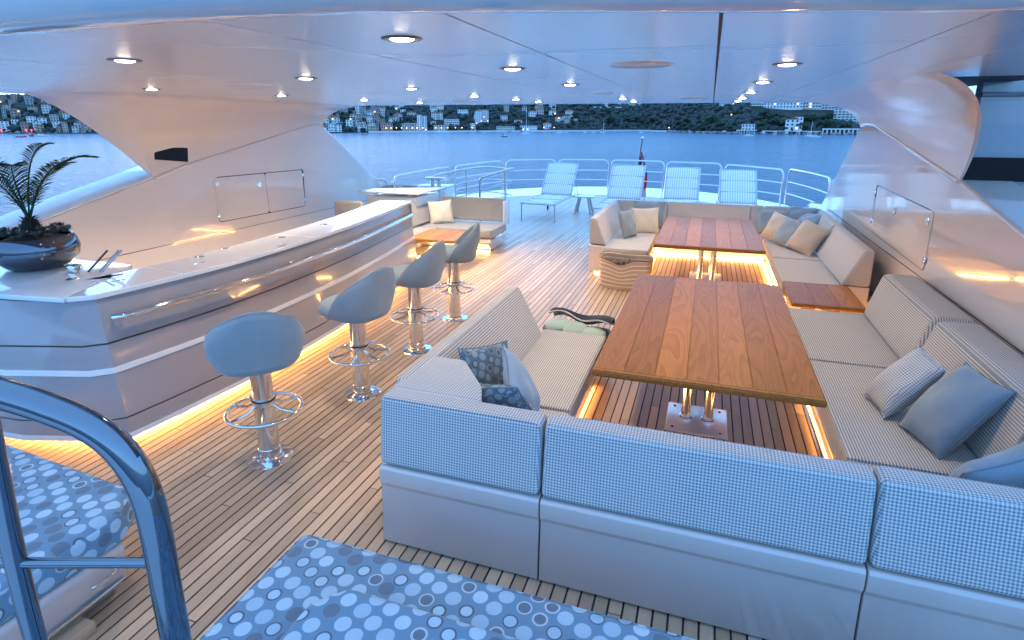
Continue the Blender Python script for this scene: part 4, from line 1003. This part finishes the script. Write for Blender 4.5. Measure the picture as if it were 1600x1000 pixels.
for sx_ in (-1, 1):
    for sy_ in (-1, 1):
        b = NB(); tube(b, [(sx_ * .12, sy_ * .1, .44), (sx_ * .22, sy_ * .17, 0)], .033, 8); obj('leg', b, plain('weathered_wood', (.13, .17, .21)) if (sx_, sy_) == (-1, -1) else MATS_W, t) if False else obj('leg', b, frame_m, t)

# ================================================================== ENSIGN
flag_red = mat('flag_red', (.50, .012, .02), .8); flag_blue = mat('flag_blue', (.010, .016, .10), .8); flag_white = mat('flag_white', (.75, .75, .75), .8)
staff_m = mat('varnished_staff', (.05, .03, .06), .3, coat=.5)
SX, SY = -2.35, 21.3
t = thing('ensign_staff', 'leaning flag staff with a furled red ensign at the middle of the stern rail', 'flag', (SX, SY, 0))
b = NB(); tube(b, [(-.12, 0, .1), (.0, .35, 1.80)], .028, 10); obj('staff', b, staff_m, t)
b = NB(); lathe(b, [(0, .07), (.045, .05), (.055, .02), (.03, 0), (0, 0)], 14, (0, .35, 1.80)); obj('truck', b, white_paint, t)
b = NB(); n, m_ = 16, 26; rows = []
for j in range(m_ + 1):
    f = j / m_; z = 1.36 - 1.42 * f; x0 = -.06 - .05 * f; wd = .14 + .26 * math.sin(min(1, f * 1.3) * math.pi * .5)
    rows.append([b.verts.new((x0 + wd * (i / n) * .9 + .02 * math.sin(6 * f + i), .30 - .2 * f + .06 * math.sin(i * 1.25 + 2 * f), z - .10 * (i / n) * (1 - f))) for i in range(n + 1)])
fs_ = []
for j in range(m_):
    for i in range(n): fs_.append((b.faces.new((rows[j][i], rows[j][i + 1], rows[j + 1][i + 1], rows[j + 1][i])), i, j))
for f_, i, j in fs_:
    u, v = i / n, j / m_
    mi = 0
    if v < .55:
        if abs(u - .45 - .5 * (v - .3)) < .07 or abs(u - .55 + .9 * (v - .3)) < .06: mi = 2
        elif u < .42 and v > .1: mi = 1
        elif u > .85: mi = 1
    elif u < .18: mi = 1
    f_.material_index = mi
o = obj('cloth', b, flag_red, t, ang=80); o.data.materials.append(flag_blue); o.data.materials.append(flag_white)
md = o.modifiers.new('s', 'SOLIDIFY'); md.thickness = .004

# ================================================================== SEA
SEA = -11.65
sea_m = mat('sea_water', (.06, .15, .25), .19, ior=1.333); t = NT(sea_m); co = t.n('ShaderNodeTexCoord').outputs['Object']
n1 = t.noise(t.scale(co, (.30, .55, 1)), 1.0, 5, .68, .4); n2 = t.noise(t.scale(co, (.06, .11, 1)), 1.0, 4, .6); n3 = t.noise(t.scale(co, (.012, .02, 1)), 1, 3)
h = t.math('ADD', n1, t.math('MULTIPLY', n2, 1.6)); t.bump(h, 1.0, 3.3)
t.l(t.mix(n3, (.06, .16, .27), (.09, .22, .36)), t.b.inputs['Base Color'])
bm = NB(); rg_ = [0, 40, 120, 400, 1200, 4000, 14000, 40000]; n = 64; rings = []
for r in rg_: rings.append([bm.verts.new((0, 0, SEA))] if r == 0 else [bm.verts.new((r * math.cos(2 * math.pi * k / n), r * math.sin(2 * math.pi * k / n), SEA)) for k in range(n)])
for a, c in zip(rings, rings[1:]):
    for k in range(n):
        q = (k + 1) % n
        if len(a) == 1: bm.faces.new((a[0], c[k], c[q]))
        else: bm.faces.new((a[k], c[k], c[q], a[q]))
tag(obj('sea', bm, sea_m, smooth=False), kind='structure')
# hull of the yacht down to the water
bm = NB(); prism(bm, [(x, y, -11.5) for x, y in pl], (0, 0, 9.85)); tag(obj('yacht_hull', bm, white_paint, smooth=False), kind='structure')

# ================================================================== SHORE
def shore_pt(u, v=207.5): return at(u, v, SEA)
def az_at(u): p = shore_pt(u); return math.atan2(p.x, p.y)
A0, A1 = az_at(-420), az_at(1480)
SHV = [(-500, 209), (0, 208.5), (200, 209), (500, 208), (640, 207), (1000, 205), (1060, 207), (1150, 209.5), (1350, 211), (1500, 212)]
def shv(u):
    for (a, va), (c, vc) in zip(SHV, SHV[1:]):
        if a <= u <= c: return va + (vc - va) * (u - a) / (c - a)
    return SHV[-1][1]
def hill_h(u, d):          # d metres inland
    base = 1 - math.exp(-d / 190.0)
    amp = 62 + 26 * noise.noise(Vector((u * .004, 3.1, 0))) + 18 * max(0, 1 - abs(u - 1000) / 500) + 8
    h = amp * base + 7 * noise.noise(Vector((u * .012, d * .006, 1))) * min(1, d / 60)
    flat = 18 if u < 1050 else 8
    return max(0.6, 1.4 + h * max(0, (d - flat)) / (d + 6) if d > 0 else 1.0)
def ground(u, d):
    p = shore_pt(u, shv(u)); r = Vector((p.x, p.y, 0)); L = r.length; q = r * ((L + d) / L); return Vector((q.x, q.y, SEA + hill_h(u, d)))
US = [-420 + 12 * i for i in range(160)]; US = [u for u in US if u <= 1480]
DS = [0, 4, 12, 20, 30, 45, 62, 85, 110, 140, 180, 230, 300, 400, 560, 800]
bm = NB(); rows = []
for u in US:
    row = []
    p = ground(u, 0); row.append(bm.verts.new((p.x * .998, p.y * .998, SEA - 2)))
    for d in DS: row.append(bm.verts.new(ground(u, d)))
    rows.append(row)
for a, c in zip(rows, rows[1:]):
    for k in range(len(a) - 1): bm.faces.new((a[k], c[k], c[k + 1], a[k + 1]))
bmesh.ops.recalc_face_normals(bm, faces=list(bm.faces))
hill_m = mat('hill_ground', (.05, .06, .04), .95); t = NT(hill_m); co = t.n('ShaderNodeTexCoord').outputs['Object']
t.l(t.ramp(t.noise(co, .03, 5), [(0, (.010, .015, .012)), (.6, (.018, .026, .018)), (.72, (.05, .05, .042)), (1, (.10, .09, .08))]), t.b.inputs['Base Color'])
tag(obj('hillside', bm, hill_m, ang=60), kind='structure')
# rocky shore line
rockm = mat('pale_shore_rock', (.30, .29, .27), .9); t = NT(rockm); t.l(t.mix(t.noise(t.n('ShaderNodeTexCoord').outputs['Object'], .4, 5), (.10, .10, .10), (.42, .40, .38)), t.b.inputs['Base Color'])
bm = NB(); rg = random.Random(11)
def blob(bm, c, r, sq=1.0, sub=1, jit=.28, rg=rg):
    g = bmesh.ops.create_icosphere(bm, subdivisions=sub, radius=1)['verts']
    ax = Vector((rg.uniform(.8, 1.2), rg.uniform(.8, 1.2), sq * rg.uniform(.8, 1.15)))
    for v in g:
        k = 1 + rg.uniform(-jit, jit); v.co = Vector((c[0] + v.co.x * r * ax.x * k, c[1] + v.co.y * r * ax.y * k, c[2] + v.co.z * r * ax.z * k))
for k in range(420):
    u = rg.uniform(1040, 1470) if k < 330 else rg.uniform(-400, 1040); c = ground(u, rg.uniform(-3, 6)); c.z = SEA + rg.uniform(-.3, 1.8); blob(bm, c, rg.uniform(1.2, 3.4), .7)
tag(obj('shore_rocks', bm, rockm, smooth=False), 'rough pale rocks along the foot of the far shore', 'rocks', kind='stuff')
# woodland mass
def foliage_mat(name, a, b_, s=.35):
    m = mat(name, a, .8); t = NT(m); co = t.n('ShaderNodeTexCoord').outputs['Object']; t.l(t.mix(t.noise(co, s, 4), a, b_), t.b.inputs['Base Color']); return m
wood_m = foliage_mat('woodland', (.011, .020, .022), (.045, .065, .055), .07); pine_m = foliage_mat('pine_crown', (.008, .024, .012), (.035, .07, .025)); trunk_m = mat('trunk_bark', (.05, .035, .025), .9)
def town_density(u, d):
    if u < 560: return .75 if d < 260 else .35
    if u < 900: return .48 if d > 25 else .8
    if u < 1050: return .10 if d > 30 else .2
    return .06
_t = bmesh.new(); bmesh.ops.create_icosphere(_t, subdivisions=1, radius=1); IV = [v.co.copy() for v in _t.verts]; IF = [tuple(v.index for v in f.verts) for f in _t.faces]; _t.free()
vs, fs = [], []
for k in range(17000):
    u = rg.uniform(-420, 1475); d = 16 + 480 * rg.random() ** 1.35
    if rg.random() < town_density(u, d) * .92 or (1165 < u < 1350 and 70 < d < 150): continue
    c = ground(u, d); r = rg.uniform(2.0, 5.6); c.z += r * .5; q = len(vs); a1, a2, a3 = rg.uniform(.8, 1.2) * r, rg.uniform(.8, 1.2) * r, rg.uniform(.7, 1.0) * r
    for v in IV:
        k_ = rg.uniform(.7, 1.3); vs.append((c.x + v.x * a1 * k_, c.y + v.y * a2 * k_, c.z + v.z * a3 * k_))
    fs += [(x + q, y + q, z + q) for x, y, z in IF]
me = bpy.data.meshes.new('woodland'); me.from_pydata(vs, [], fs); me.materials.append(wood_m); o = bpy.data.objects.new('woodland', me); COL.objects.link(o)
tag(o, 'dark evergreen woodland covering the far hillside between the villas', 'woodland', kind='stuff')

# ---- buildings
wallm = {}
def wmat(k, c):
    if k not in wallm: 
        m = mat('render_' + k, c, .9); t = NT(m); t.l(t.mix(t.noise(t.n('ShaderNodeTexCoord').outputs['Object'], .5, 4), tuple(x * .8 for x in c), c), t.b.inputs['Base Color']); wallm[k] = m
    return wallm[k]
W_ = [wmat('white', (.78, .78, .76)), wmat('cream', (.50, .46, .38)), wmat('grey', (.36, .37, .38)), wmat('pink', (.46, .28, .24)), wmat('ochre', (.42, .31, .19)), wmat('pale', (.68, .67, .64))]
roof_m = [mat('terracotta_roof', (.22, .09, .055), .9), mat('grey_roof', (.20, .20, .21), .9)]
win_m = mat('dark_window_arch_shade', (.02, .025, .035), .15); lit_m = mat('lit_window', (1, .6, .3), .5, emit=(1, .55, .18), es=.8); lampm = mat('street_lamp_glow', (1, .6, .2), .5, emit=(1.0, .50, .12), es=1.6)
redlamp = mat('red_lamp_glow', (1, .1, .1), .5, emit=(1.0, .05, .05), es=1.2)
def building(u, d, wd, dp, h, wi, label, group=None, roof='flat', floors=None, bays=None, balcony=False, name='house', lift=0, turn=0, lit=.06):
    p = ground(u, d); yaw = -math.atan2(p.x, p.y) + turn; zb = p.z - 2 + lift; H = h + 2
    t = thing(name, label, 'house' if name == 'house' else 'building', (p.x, p.y, zb), yaw, group)
    b = NB(); box(b, -wd / 2, wd / 2, -dp / 2, dp / 2, 0, H); obj('wall', b, W_[wi], t, smooth=False)
    if roof == 'gable':
        b = NB(); rh = wd * .2; prism(b, [(-wd / 2 - .4, -dp / 2 - .4, H), (wd / 2 + .4, -dp / 2 - .4, H), (0, -dp / 2 - .4, H + rh)], (0, dp + .8, 0)); obj('roof', b, roof_m[0], t, smooth=False)
    elif roof == 'hip':
        b = NB(); v = [b.verts.new(q) for q in ((-wd / 2 - .4, -dp / 2 - .4, H), (wd / 2 + .4, -dp / 2 - .4, H), (wd / 2 + .4, dp / 2 + .4, H), (-wd / 2 - .4, dp / 2 + .4, H), (-wd / 5, 0, H + 2.2), (wd / 5, 0, H + 2.2))]
        for f in ((0, 1, 5, 4), (1, 2, 5), (2, 3, 4, 5), (3, 0, 4), (3, 2, 1, 0)): b.faces.new([v[i] for i in f])
        obj('roof', b, roof_m[0], t, smooth=False)
    else:
        b = NB(); box(b, -wd / 2 - .15, wd / 2 + .15, -dp / 2 - .15, dp / 2 + .15, H, H + .5); obj('roof', b, roof_m[1], t, smooth=False)
    fl = floors or max(1, int(h / 3.1)); by = bays or max(2, int(wd / 3.4)); fh = h / fl; b = NB(); b2 = NB(); nl = 0; bb = NB()
    rr_ = random.Random(int(u * 7 + d))
    for f in range(fl):
        for k in range(by):
            x = -wd / 2 + wd * (k + .5) / by; z = 2 + fh * (f + .3); g = b
            if rr_.random() < lit * .35: g = b2; nl += 1
            ww = wd / by * (.20 if not balcony else .34)
            box(g, x - ww, x + ww, -dp / 2 - .06, -dp / 2 + .02, z, z + fh * .52)
            if balcony: box(bb, x - wd / by * .46, x + wd / by * .46, -dp / 2 - 1.3, -dp / 2 - .02, z - fh * .28, z - fh * .28 + fh * .36)
    for gb, nm, mm in ((b, 'window', win_m), (b2, 'lit_window', lit_m), (bb, 'balcony', W_[0])):
        if len(gb.verts): o = obj(nm, gb, mm, t, smooth=False); o['kind'] = 'stuff'
        else: gb.free()
    return t
rg = random.Random(21)
def town_label(wd_, h_, wi_, rf_, u, d):
    c_ = ['white', 'cream', 'grey', 'pink', 'ochre', 'pale'][wi_]; hh = 'tall' if h_ > 9.5 else 'low' if h_ < 7 else 'medium'; wv = 'narrow' if wd_ < 8 else 'wide'
    r2 = {'flat': 'flat roofed', 'gable': 'gabled', 'hip': 'hip roofed'}[rf_]; lv = 'on the waterfront' if d < 40 else 'halfway up the slope' if d < 140 else 'high on the slope'
    z_ = ('in the left side opening' if u < 260 else 'beside the left side wall' if u < 600 else 'above the sailing boats' if u < 820 else 'behind the parasol beach')
    return '%s %s %s %s house %s, %s' % (hh, wv, c_, r2, lv, z_)
G1 = 'small houses packed in the old town on the far left shore'; G2 = 'villas and flats dotted over the wooded far hill'
for k in range(175):
    u = rg.choice([rg.uniform(-12, 200), rg.uniform(498, 600)]); d = 12 + 260 * rg.random() ** 1.2
    wd_, h_, wi_, rf_ = rg.uniform(5, 12), rg.uniform(5, 13), rg.choice([0, 1, 2, 5, 5, 3, 4, 0]), rg.choice(['flat', 'flat', 'gable', 'hip'])
    building(u, d, wd_, 8, h_, wi_, town_label(wd_, h_, wi_, rf_, u, d), G1, rf_, lit=.05)
for k in range(105):
    u = rg.uniform(600, 1040); d = 20 + 330 * rg.random() if u < 900 else 150 + 220 * rg.random()
    wd_, h_, wi_, rf_ = rg.uniform(7, 16), rg.uniform(6, 11), rg.choice([0, 0, 5, 5, 1]), rg.choice(['flat', 'hip', 'hip', 'gable'])
    building(u, d, wd_, 9, h_, wi_, town_label(wd_, h_, wi_, rf_, u, d), G2, rf_, lit=.05)
for (u, d, wd, h, wi, lab, kw) in [
    (605, 10, 17, 12, 3, 'pink waterfront block with lit ground floor, left of the white flats', {}), (640, 14, 22, 11, 2, 'dark low waterfront block between the pink house and the white flats', {}),
    (642, 16, 20, 12, 0, 'broad white block of flats at the foot of the twin towers', dict(bays=7)), (656, 20, 7, 24, 0, 'left one of the twin white tower blocks on the waterfront', dict(floors=9, bays=2)),
    (664, 22, 7, 22, 5, 'right one of the twin white tower blocks on the waterfront', dict(floors=9, bays=2)), (688, 12, 20, 9, 1, 'low cream waterfront building with lamps right of the twin towers', {}),
    (706, 40, 24, 11, 0, 'white terraced building above the promenade', dict(balcony=True)), (748, 60, 12, 17, 0, 'left slab of the pale hotel above the shore', dict(floors=6, bays=4)),
    (758, 62, 12, 19, 5, 'right taller slab of the pale hotel above the shore', dict(floors=6, bays=4)), (790, 16, 30, 7, 1, 'long low cream promenade building near the anchored sailing boat', {}),
    (826, 14, 28, 8, 5, 'grey curved roofed hall right of the sailing boat mast', {}), (724, 100, 18, 9, 0, 'white villa with terraces high on the hill, left of centre', {}),
    (622, 190, 30, 10, 0, 'colonnaded white mansion at the top of the left hill', dict(bays=10)),
    (1192, 118, 44, 26, 0, 'left gridded white apartment slab on the hilltop at the right', dict(floors=7, bays=11, balcony=True)), (1243, 118, 56, 27, 0, 'long gridded white apartment slab in the middle of the right hilltop', dict(floors=7, bays=14, balcony=True)),
    (1298, 118, 40, 26, 5, 'gridded apartment slab on the right hilltop next to the roof edge', dict(floors=7, bays=10, balcony=True)), (1338, 110, 40, 18, 2, 'grey terraced apartments at the far right end of the hill', dict(floors=5, bays=9, balcony=True)),
    (1332, 46, 48, 19, 0, 'stepped white balcony flats low on the right shore', dict(floors=6, bays=11, balcony=True)), (1218, 112, 50, 8, 0, 'low white terrace houses below the hilltop slabs', dict(bays=12)),
    (1236, 20, 16, 13, 0, 'white gabled villa alone on the right shore', dict(roof='gable', floors=3, bays=3)), (1246, 20, 9, 16, 0, 'narrow white side wing of the gabled shore villa', dict(roof='gable', floors=3, bays=2)),
    (1168, 14, 16, 9, 5, 'pale boathouse pavilion with tall arches on the right shore', dict(floors=2, bays=4)), (1132, 120, 22, 10, 5, 'pale house alone near the hilltop behind the centre seam', {})]:
    building(u, d, wd, 10, h, wi, lab, None, name='apartment_block' if h > 13 else 'waterfront_building', lit=.1, **kw)
# arcaded sea walls and viaduct
def arcade(u0, u1, d, h, n, label, lift=0, name='sea_wall', wi=5):
    p, q = ground(u0, d), ground(u1, d); c = (p + q) / 2; z0 = SEA + lift; t = thing(name, label, 'wall', (c.x, c.y, z0), math.atan2((q - p).y, (q - p).x)); L = (Vector((q.x, q.y)) - Vector((p.x, p.y))).length
    b = NB(); step = L / n
    for k in range(n):
        x0 = -L / 2 + k * step; box(b, x0, x0 + step * .3, 0, 3, 0, h * .8)
    box(b, -L / 2, L / 2, 0.02, 2.98, h * .8, h); obj('piers', b, W_[wi], t, smooth=False)
    b = NB(); box(b, -L / 2, L / 2, 2.2, 2.9, 0, h * .8 - .02); obj('recess_shade_sheet', b, win_m, t, smooth=False)  # dark sheet in window colour, standing for the shade inside the arches
arcade(1150, 1182, -2, 5.5, 8, 'pale arched boathouse wall at the waterline below the pavilion'); arcade(1190, 1282, -2, 4.5, 5, 'long pale sea wall below the gabled villa')
arcade(1284, 1345, 0, 7.5, 9, 'tall arched sea wall on the right shore')
arcade(876, 902, 150, 9, 5, 'white arched viaduct span at the left of the hill road', 34, 'viaduct', 0); arcade(926, 950, 150, 11, 5, 'white arched viaduct span in the middle of the hill road', 33, 'viaduct', 0); arcade(952, 975, 150, 8, 4, 'white arched viaduct span at the right of the hill road', 36, 'viaduct', 0)
b = NB()
for a, c in zip(US, US[1:]):
    if 570 < a < 1040:
        p, q, r_, s_ = ground(a, -3), ground(c, -3), ground(c, 14), ground(a, 14)
        for v in (p, q, r_, s_): v.z = SEA + 2.3
        vs_ = [b.verts.new(v) for v in (p, q, r_, s_)]; b.faces.new(vs_)
        w0 = [b.verts.new(v) for v in (Vector((p.x, p.y, SEA - 1)), Vector((q.x, q.y, SEA - 1)), q, p)]; b.faces.new(w0)
tag(obj('promenade', b, W_[5], smooth=False), kind='structure')
# beach umbrellas row (dark) and lamps
rg = random.Random(4); um = mat('dark_parasol', (.02, .025, .05), .8); b = None; first = None
for k in range(44):
    u = 884 + 168 * k / 43; p = ground(u, 6)
    if first is None:
        first = thing('beach_parasol', 'dark beach parasol in the long row on the far promenade', 'parasol', group='dark parasols lined up on the far promenade')
        b = NB(); lathe(b, [(2.1, 2.6), (1.1, 3.4), (0, 3.8)], 8); obj('canopy', b, um, first, smooth=False); b = NB(); tube(b, [(0, 0, 0), (0, 0, 3.6)], .08, 5); obj('pole', b, um, first); o = first
    else: o = copy_tree(first)
    o.location = (p.x, p.y, SEA + 2.3)
first = None
for k, (u, d) in enumerate([(x, 2) for x in (604, 612, 620, 628, 636, 645, 652, 661, 681, 690, 700, 712, 722, 738, 850, 866, 1045)] + [(-6, 2), (150, 2), (158, 2), (166, 2), (176, 2), (188, 2), (1140, 60), (745, 40), (700, 60)]):
    p = ground(u, d)
    if first is None:
        first = thing('street_lamp', 'glowing orange lamp on the far promenade', 'street lamp', group='orange lamps along the far promenade')
        b = NB(); tube(b, [(0, 0, 0), (0, 0, 4.2)], .12, 5); obj('post', b, trunk_m, first); b = NB(); bmesh.ops.create_icosphere(b, subdivisions=2, radius=.7, matrix=Matrix.Translation((0, -.4, 4.4))); obj('globe', b, lampm, first, smooth=True); o = first
    else: o = copy_tree(first)
    o.location = (p.x, p.y, p.z if d > 5 else SEA + 2.3)
for u in (42, 50, 3):
    p = ground(u, 0); b = NB(); tube(b, [(0, 0, 0), (0, 0, 3)], .15, 5); bmesh.ops.create_icosphere(b, subdivisions=2, radius=1.2, matrix=Matrix.Translation((0, 0, 3.6))); o = obj('beacon', b, redlamp); o.location = (p.x * .995, p.y * .995, SEA + 1)
    tag(o, 'red glowing light on the old town quay', 'lamp', 'red lights on the far left quay')
# single trees in front of the wood on the right shore
rg = random.Random(9)
def make_tree(kind, seed):
    rr_ = random.Random(seed); t = thing('pine_tree', '', 'tree'); b = NB(); h = 9
    tube(b, [(0, 0, -2), (.2, 0, h * .4), (.1, .2, h * .8)], [.5, .35, .15], 6); tr = obj('trunk', b, trunk_m, t)
    for k in range(4):
        a = k * 1.6; b = NB(); tube(b, [(.1, 0, h * .45), (math.cos(a) * 2.6, math.sin(a) * 2.6, h * .75)], [.18, .07], 5); obj('limb', b, trunk_m, tr)
    b = NB()
    for k in range(64):
        a = rr_.random() * 6.28; r_ = 4.6 * math.sqrt(rr_.random()); z = h * .62 + rr_.random() * (2.6 if kind else 4.5) * (1 - (r_ / 5.5) ** 2) + (0 if kind else rr_.random() * 2)
        blob(b, (math.cos(a) * r_, math.sin(a) * r_, z), rr_.uniform(.5, 1.15), .8, 1, .35, rr_)
    obj('crown', b, pine_m, t, smooth=False); return t
pro = [make_tree(1, 1), make_tree(0, 2), make_tree(1, 3)]; used = [0, 0, 0]
spots = [(rg.uniform(1058, 1150), rg.uniform(10, 40)) for _ in range(15)] + [(rg.uniform(1180, 1230), rg.uniform(20, 60)) for _ in range(10)] + [(rg.uniform(1250, 1320), rg.uniform(14, 45)) for _ in range(14)] + [(rg.uniform(880, 1050), rg.uniform(26, 90)) for _ in range(18)]
for k, (u, d) in enumerate(spots):
    j = k % 3
    o = pro[j] if not used[j] else copy_tree(pro[j]); used[j] = 1; p = ground(u, d); o.location = p; s_ = rg.uniform(.8, 1.5); o.scale = (s_, s_, s_ * rg.uniform(.85, 1.1)); o.rotation_euler = (0, 0, rg.uniform(0, 6))
    o['label'] = 'dark umbrella pine on the far shore, ' + ('left of the arched boathouse' if u < 1155 else 'between the boathouse and the gabled villa' if u < 1240 else 'right of the gabled villa') if u > 1055 else 'dark tree at the foot of the wood behind the beach parasols'
    o['group'] = 'pines above the pale rocks of the right shore' if u > 1055 else 'trees behind the beach parasols'
# ---- boats
boat_w = mat('boat_white', (.75, .75, .75), .3); boat_red = mat('boat_red', (.35, .015, .03), .4); boat_dark = mat('boat_dark', (.03, .05, .07), .4)
def boat(u, v, L, label, hull=boat_w, mast=0, cabin=True, rz=0):
    p = at(u, v, SEA); t = thing('sailing_boat' if mast else 'motor_boat', label, 'boat', (p.x, p.y, SEA), rz - math.atan2(p.x, p.y))
    b = NB(); W2 = L * .16; pts = [(-L / 2, -W2), (-L / 2, W2), (L * .15, W2), (L * .42, W2 * .45), (L / 2, 0), (L * .42, -W2 * .45), (L * .15, -W2)]
    hh = L * .10; v0 = [b.verts.new((x * .9, y * .7, -.4)) for x, y in pts]; v1 = [b.verts.new((x, y, hh * (1 + .5 * max(0, x / L)))) for x, y in pts]
    b.faces.new(v0[::-1]); b.faces.new(v1)
    for i in range(len(pts)): j = (i + 1) % len(pts); b.faces.new((v0[i], v0[j], v1[j], v1[i]))
    bmesh.ops.recalc_face_normals(b, faces=list(b.faces)); obj('hull', b, hull, t, smooth=False)
    if cabin:
        b = NB(); prism(b, [(-L * .25, -W2 * .6, hh), (L * .18, -W2 * .6, hh), (L * .08, -W2 * .6, hh + L * .11), (-L * .2, -W2 * .6, hh + L * .11)], (0, W2 * 1.2, 0)); cb = obj('cabin', b, hull if hull is not boat_red else boat_w, t, smooth=False)
        b = NB(); box(b, -L * .18, L * .08, -W2 * .62, W2 * .62, hh + L * .05, hh + L * .08); obj('window', b, win_m, cb, smooth=False)
    if mast:
        b = NB(); tube(b, [(L * .08, 0, hh), (L * .08, 0, mast)], [.22, .12], 6); obj('mast', b, boat_w, t)
        b = NB(); tube(b, [(L * .08, 0, hh + 2), (-L * .38, 0, hh + 1.8)], .22, 6); obj('furled_sail', b, flag_blue, t)
        b = NB(); tube(b, [(L * .49, 0, hh), (L * .08, 0, mast * .97)], .05, 4); obj('forestay', b, frame_m, t)
boat(33, 214.5, 9, 'small red boat on the left water below the old town', boat_red); boat(53, 213, 9, 'dark launch right of the small red boat', boat_dark); boat(66, 213.5, 14, 'white flat boat beside the dark launch at the old town', rz=.1)
boat(570, 211, 7, 'small dark red boat anchored off the old town behind the left wall', boat_red); boat(692, 208.5, 22, 'largest white motor yacht before the twin towers')
boat(731, 207.5, 6, 'small dark boat right of the largest motor yacht', boat_dark, cabin=False); boat(788, 214, 7, 'small dark sailing dinghy nearest on the bay', boat_dark, mast=9, cabin=False)
boat(821, 210, 13, 'tall masted sailing boat left of centre on the bay', boat_w, mast=34); boat(875, 208, 11, 'white motor boat right of the tall sailing boat'); boat(885, 207.8, 6, 'tiny white boat just right of the white motor boat')
boat(914, 207.3, 7, 'white boat left of the pair near the parasol beach'); boat(927, 207.3, 7, 'white boat near the middle of the parasol beach'); boat(942, 207.2, 9, 'masted boat by the parasol beach', mast=18)
boat(1002, 207.4, 8, 'white boat behind the flag staff top'); boat(1170, 212.5, 11, 'white motor boat below the arched boathouse'); boat(1265, 213, 11, 'left one of the two white boats below the gabled villa', mast=16); boat(1273, 214.5, 11, 'right one of the two white boats below the gabled villa')
boat(757, 208, 5, 'tiny white boat before the hotel slabs')
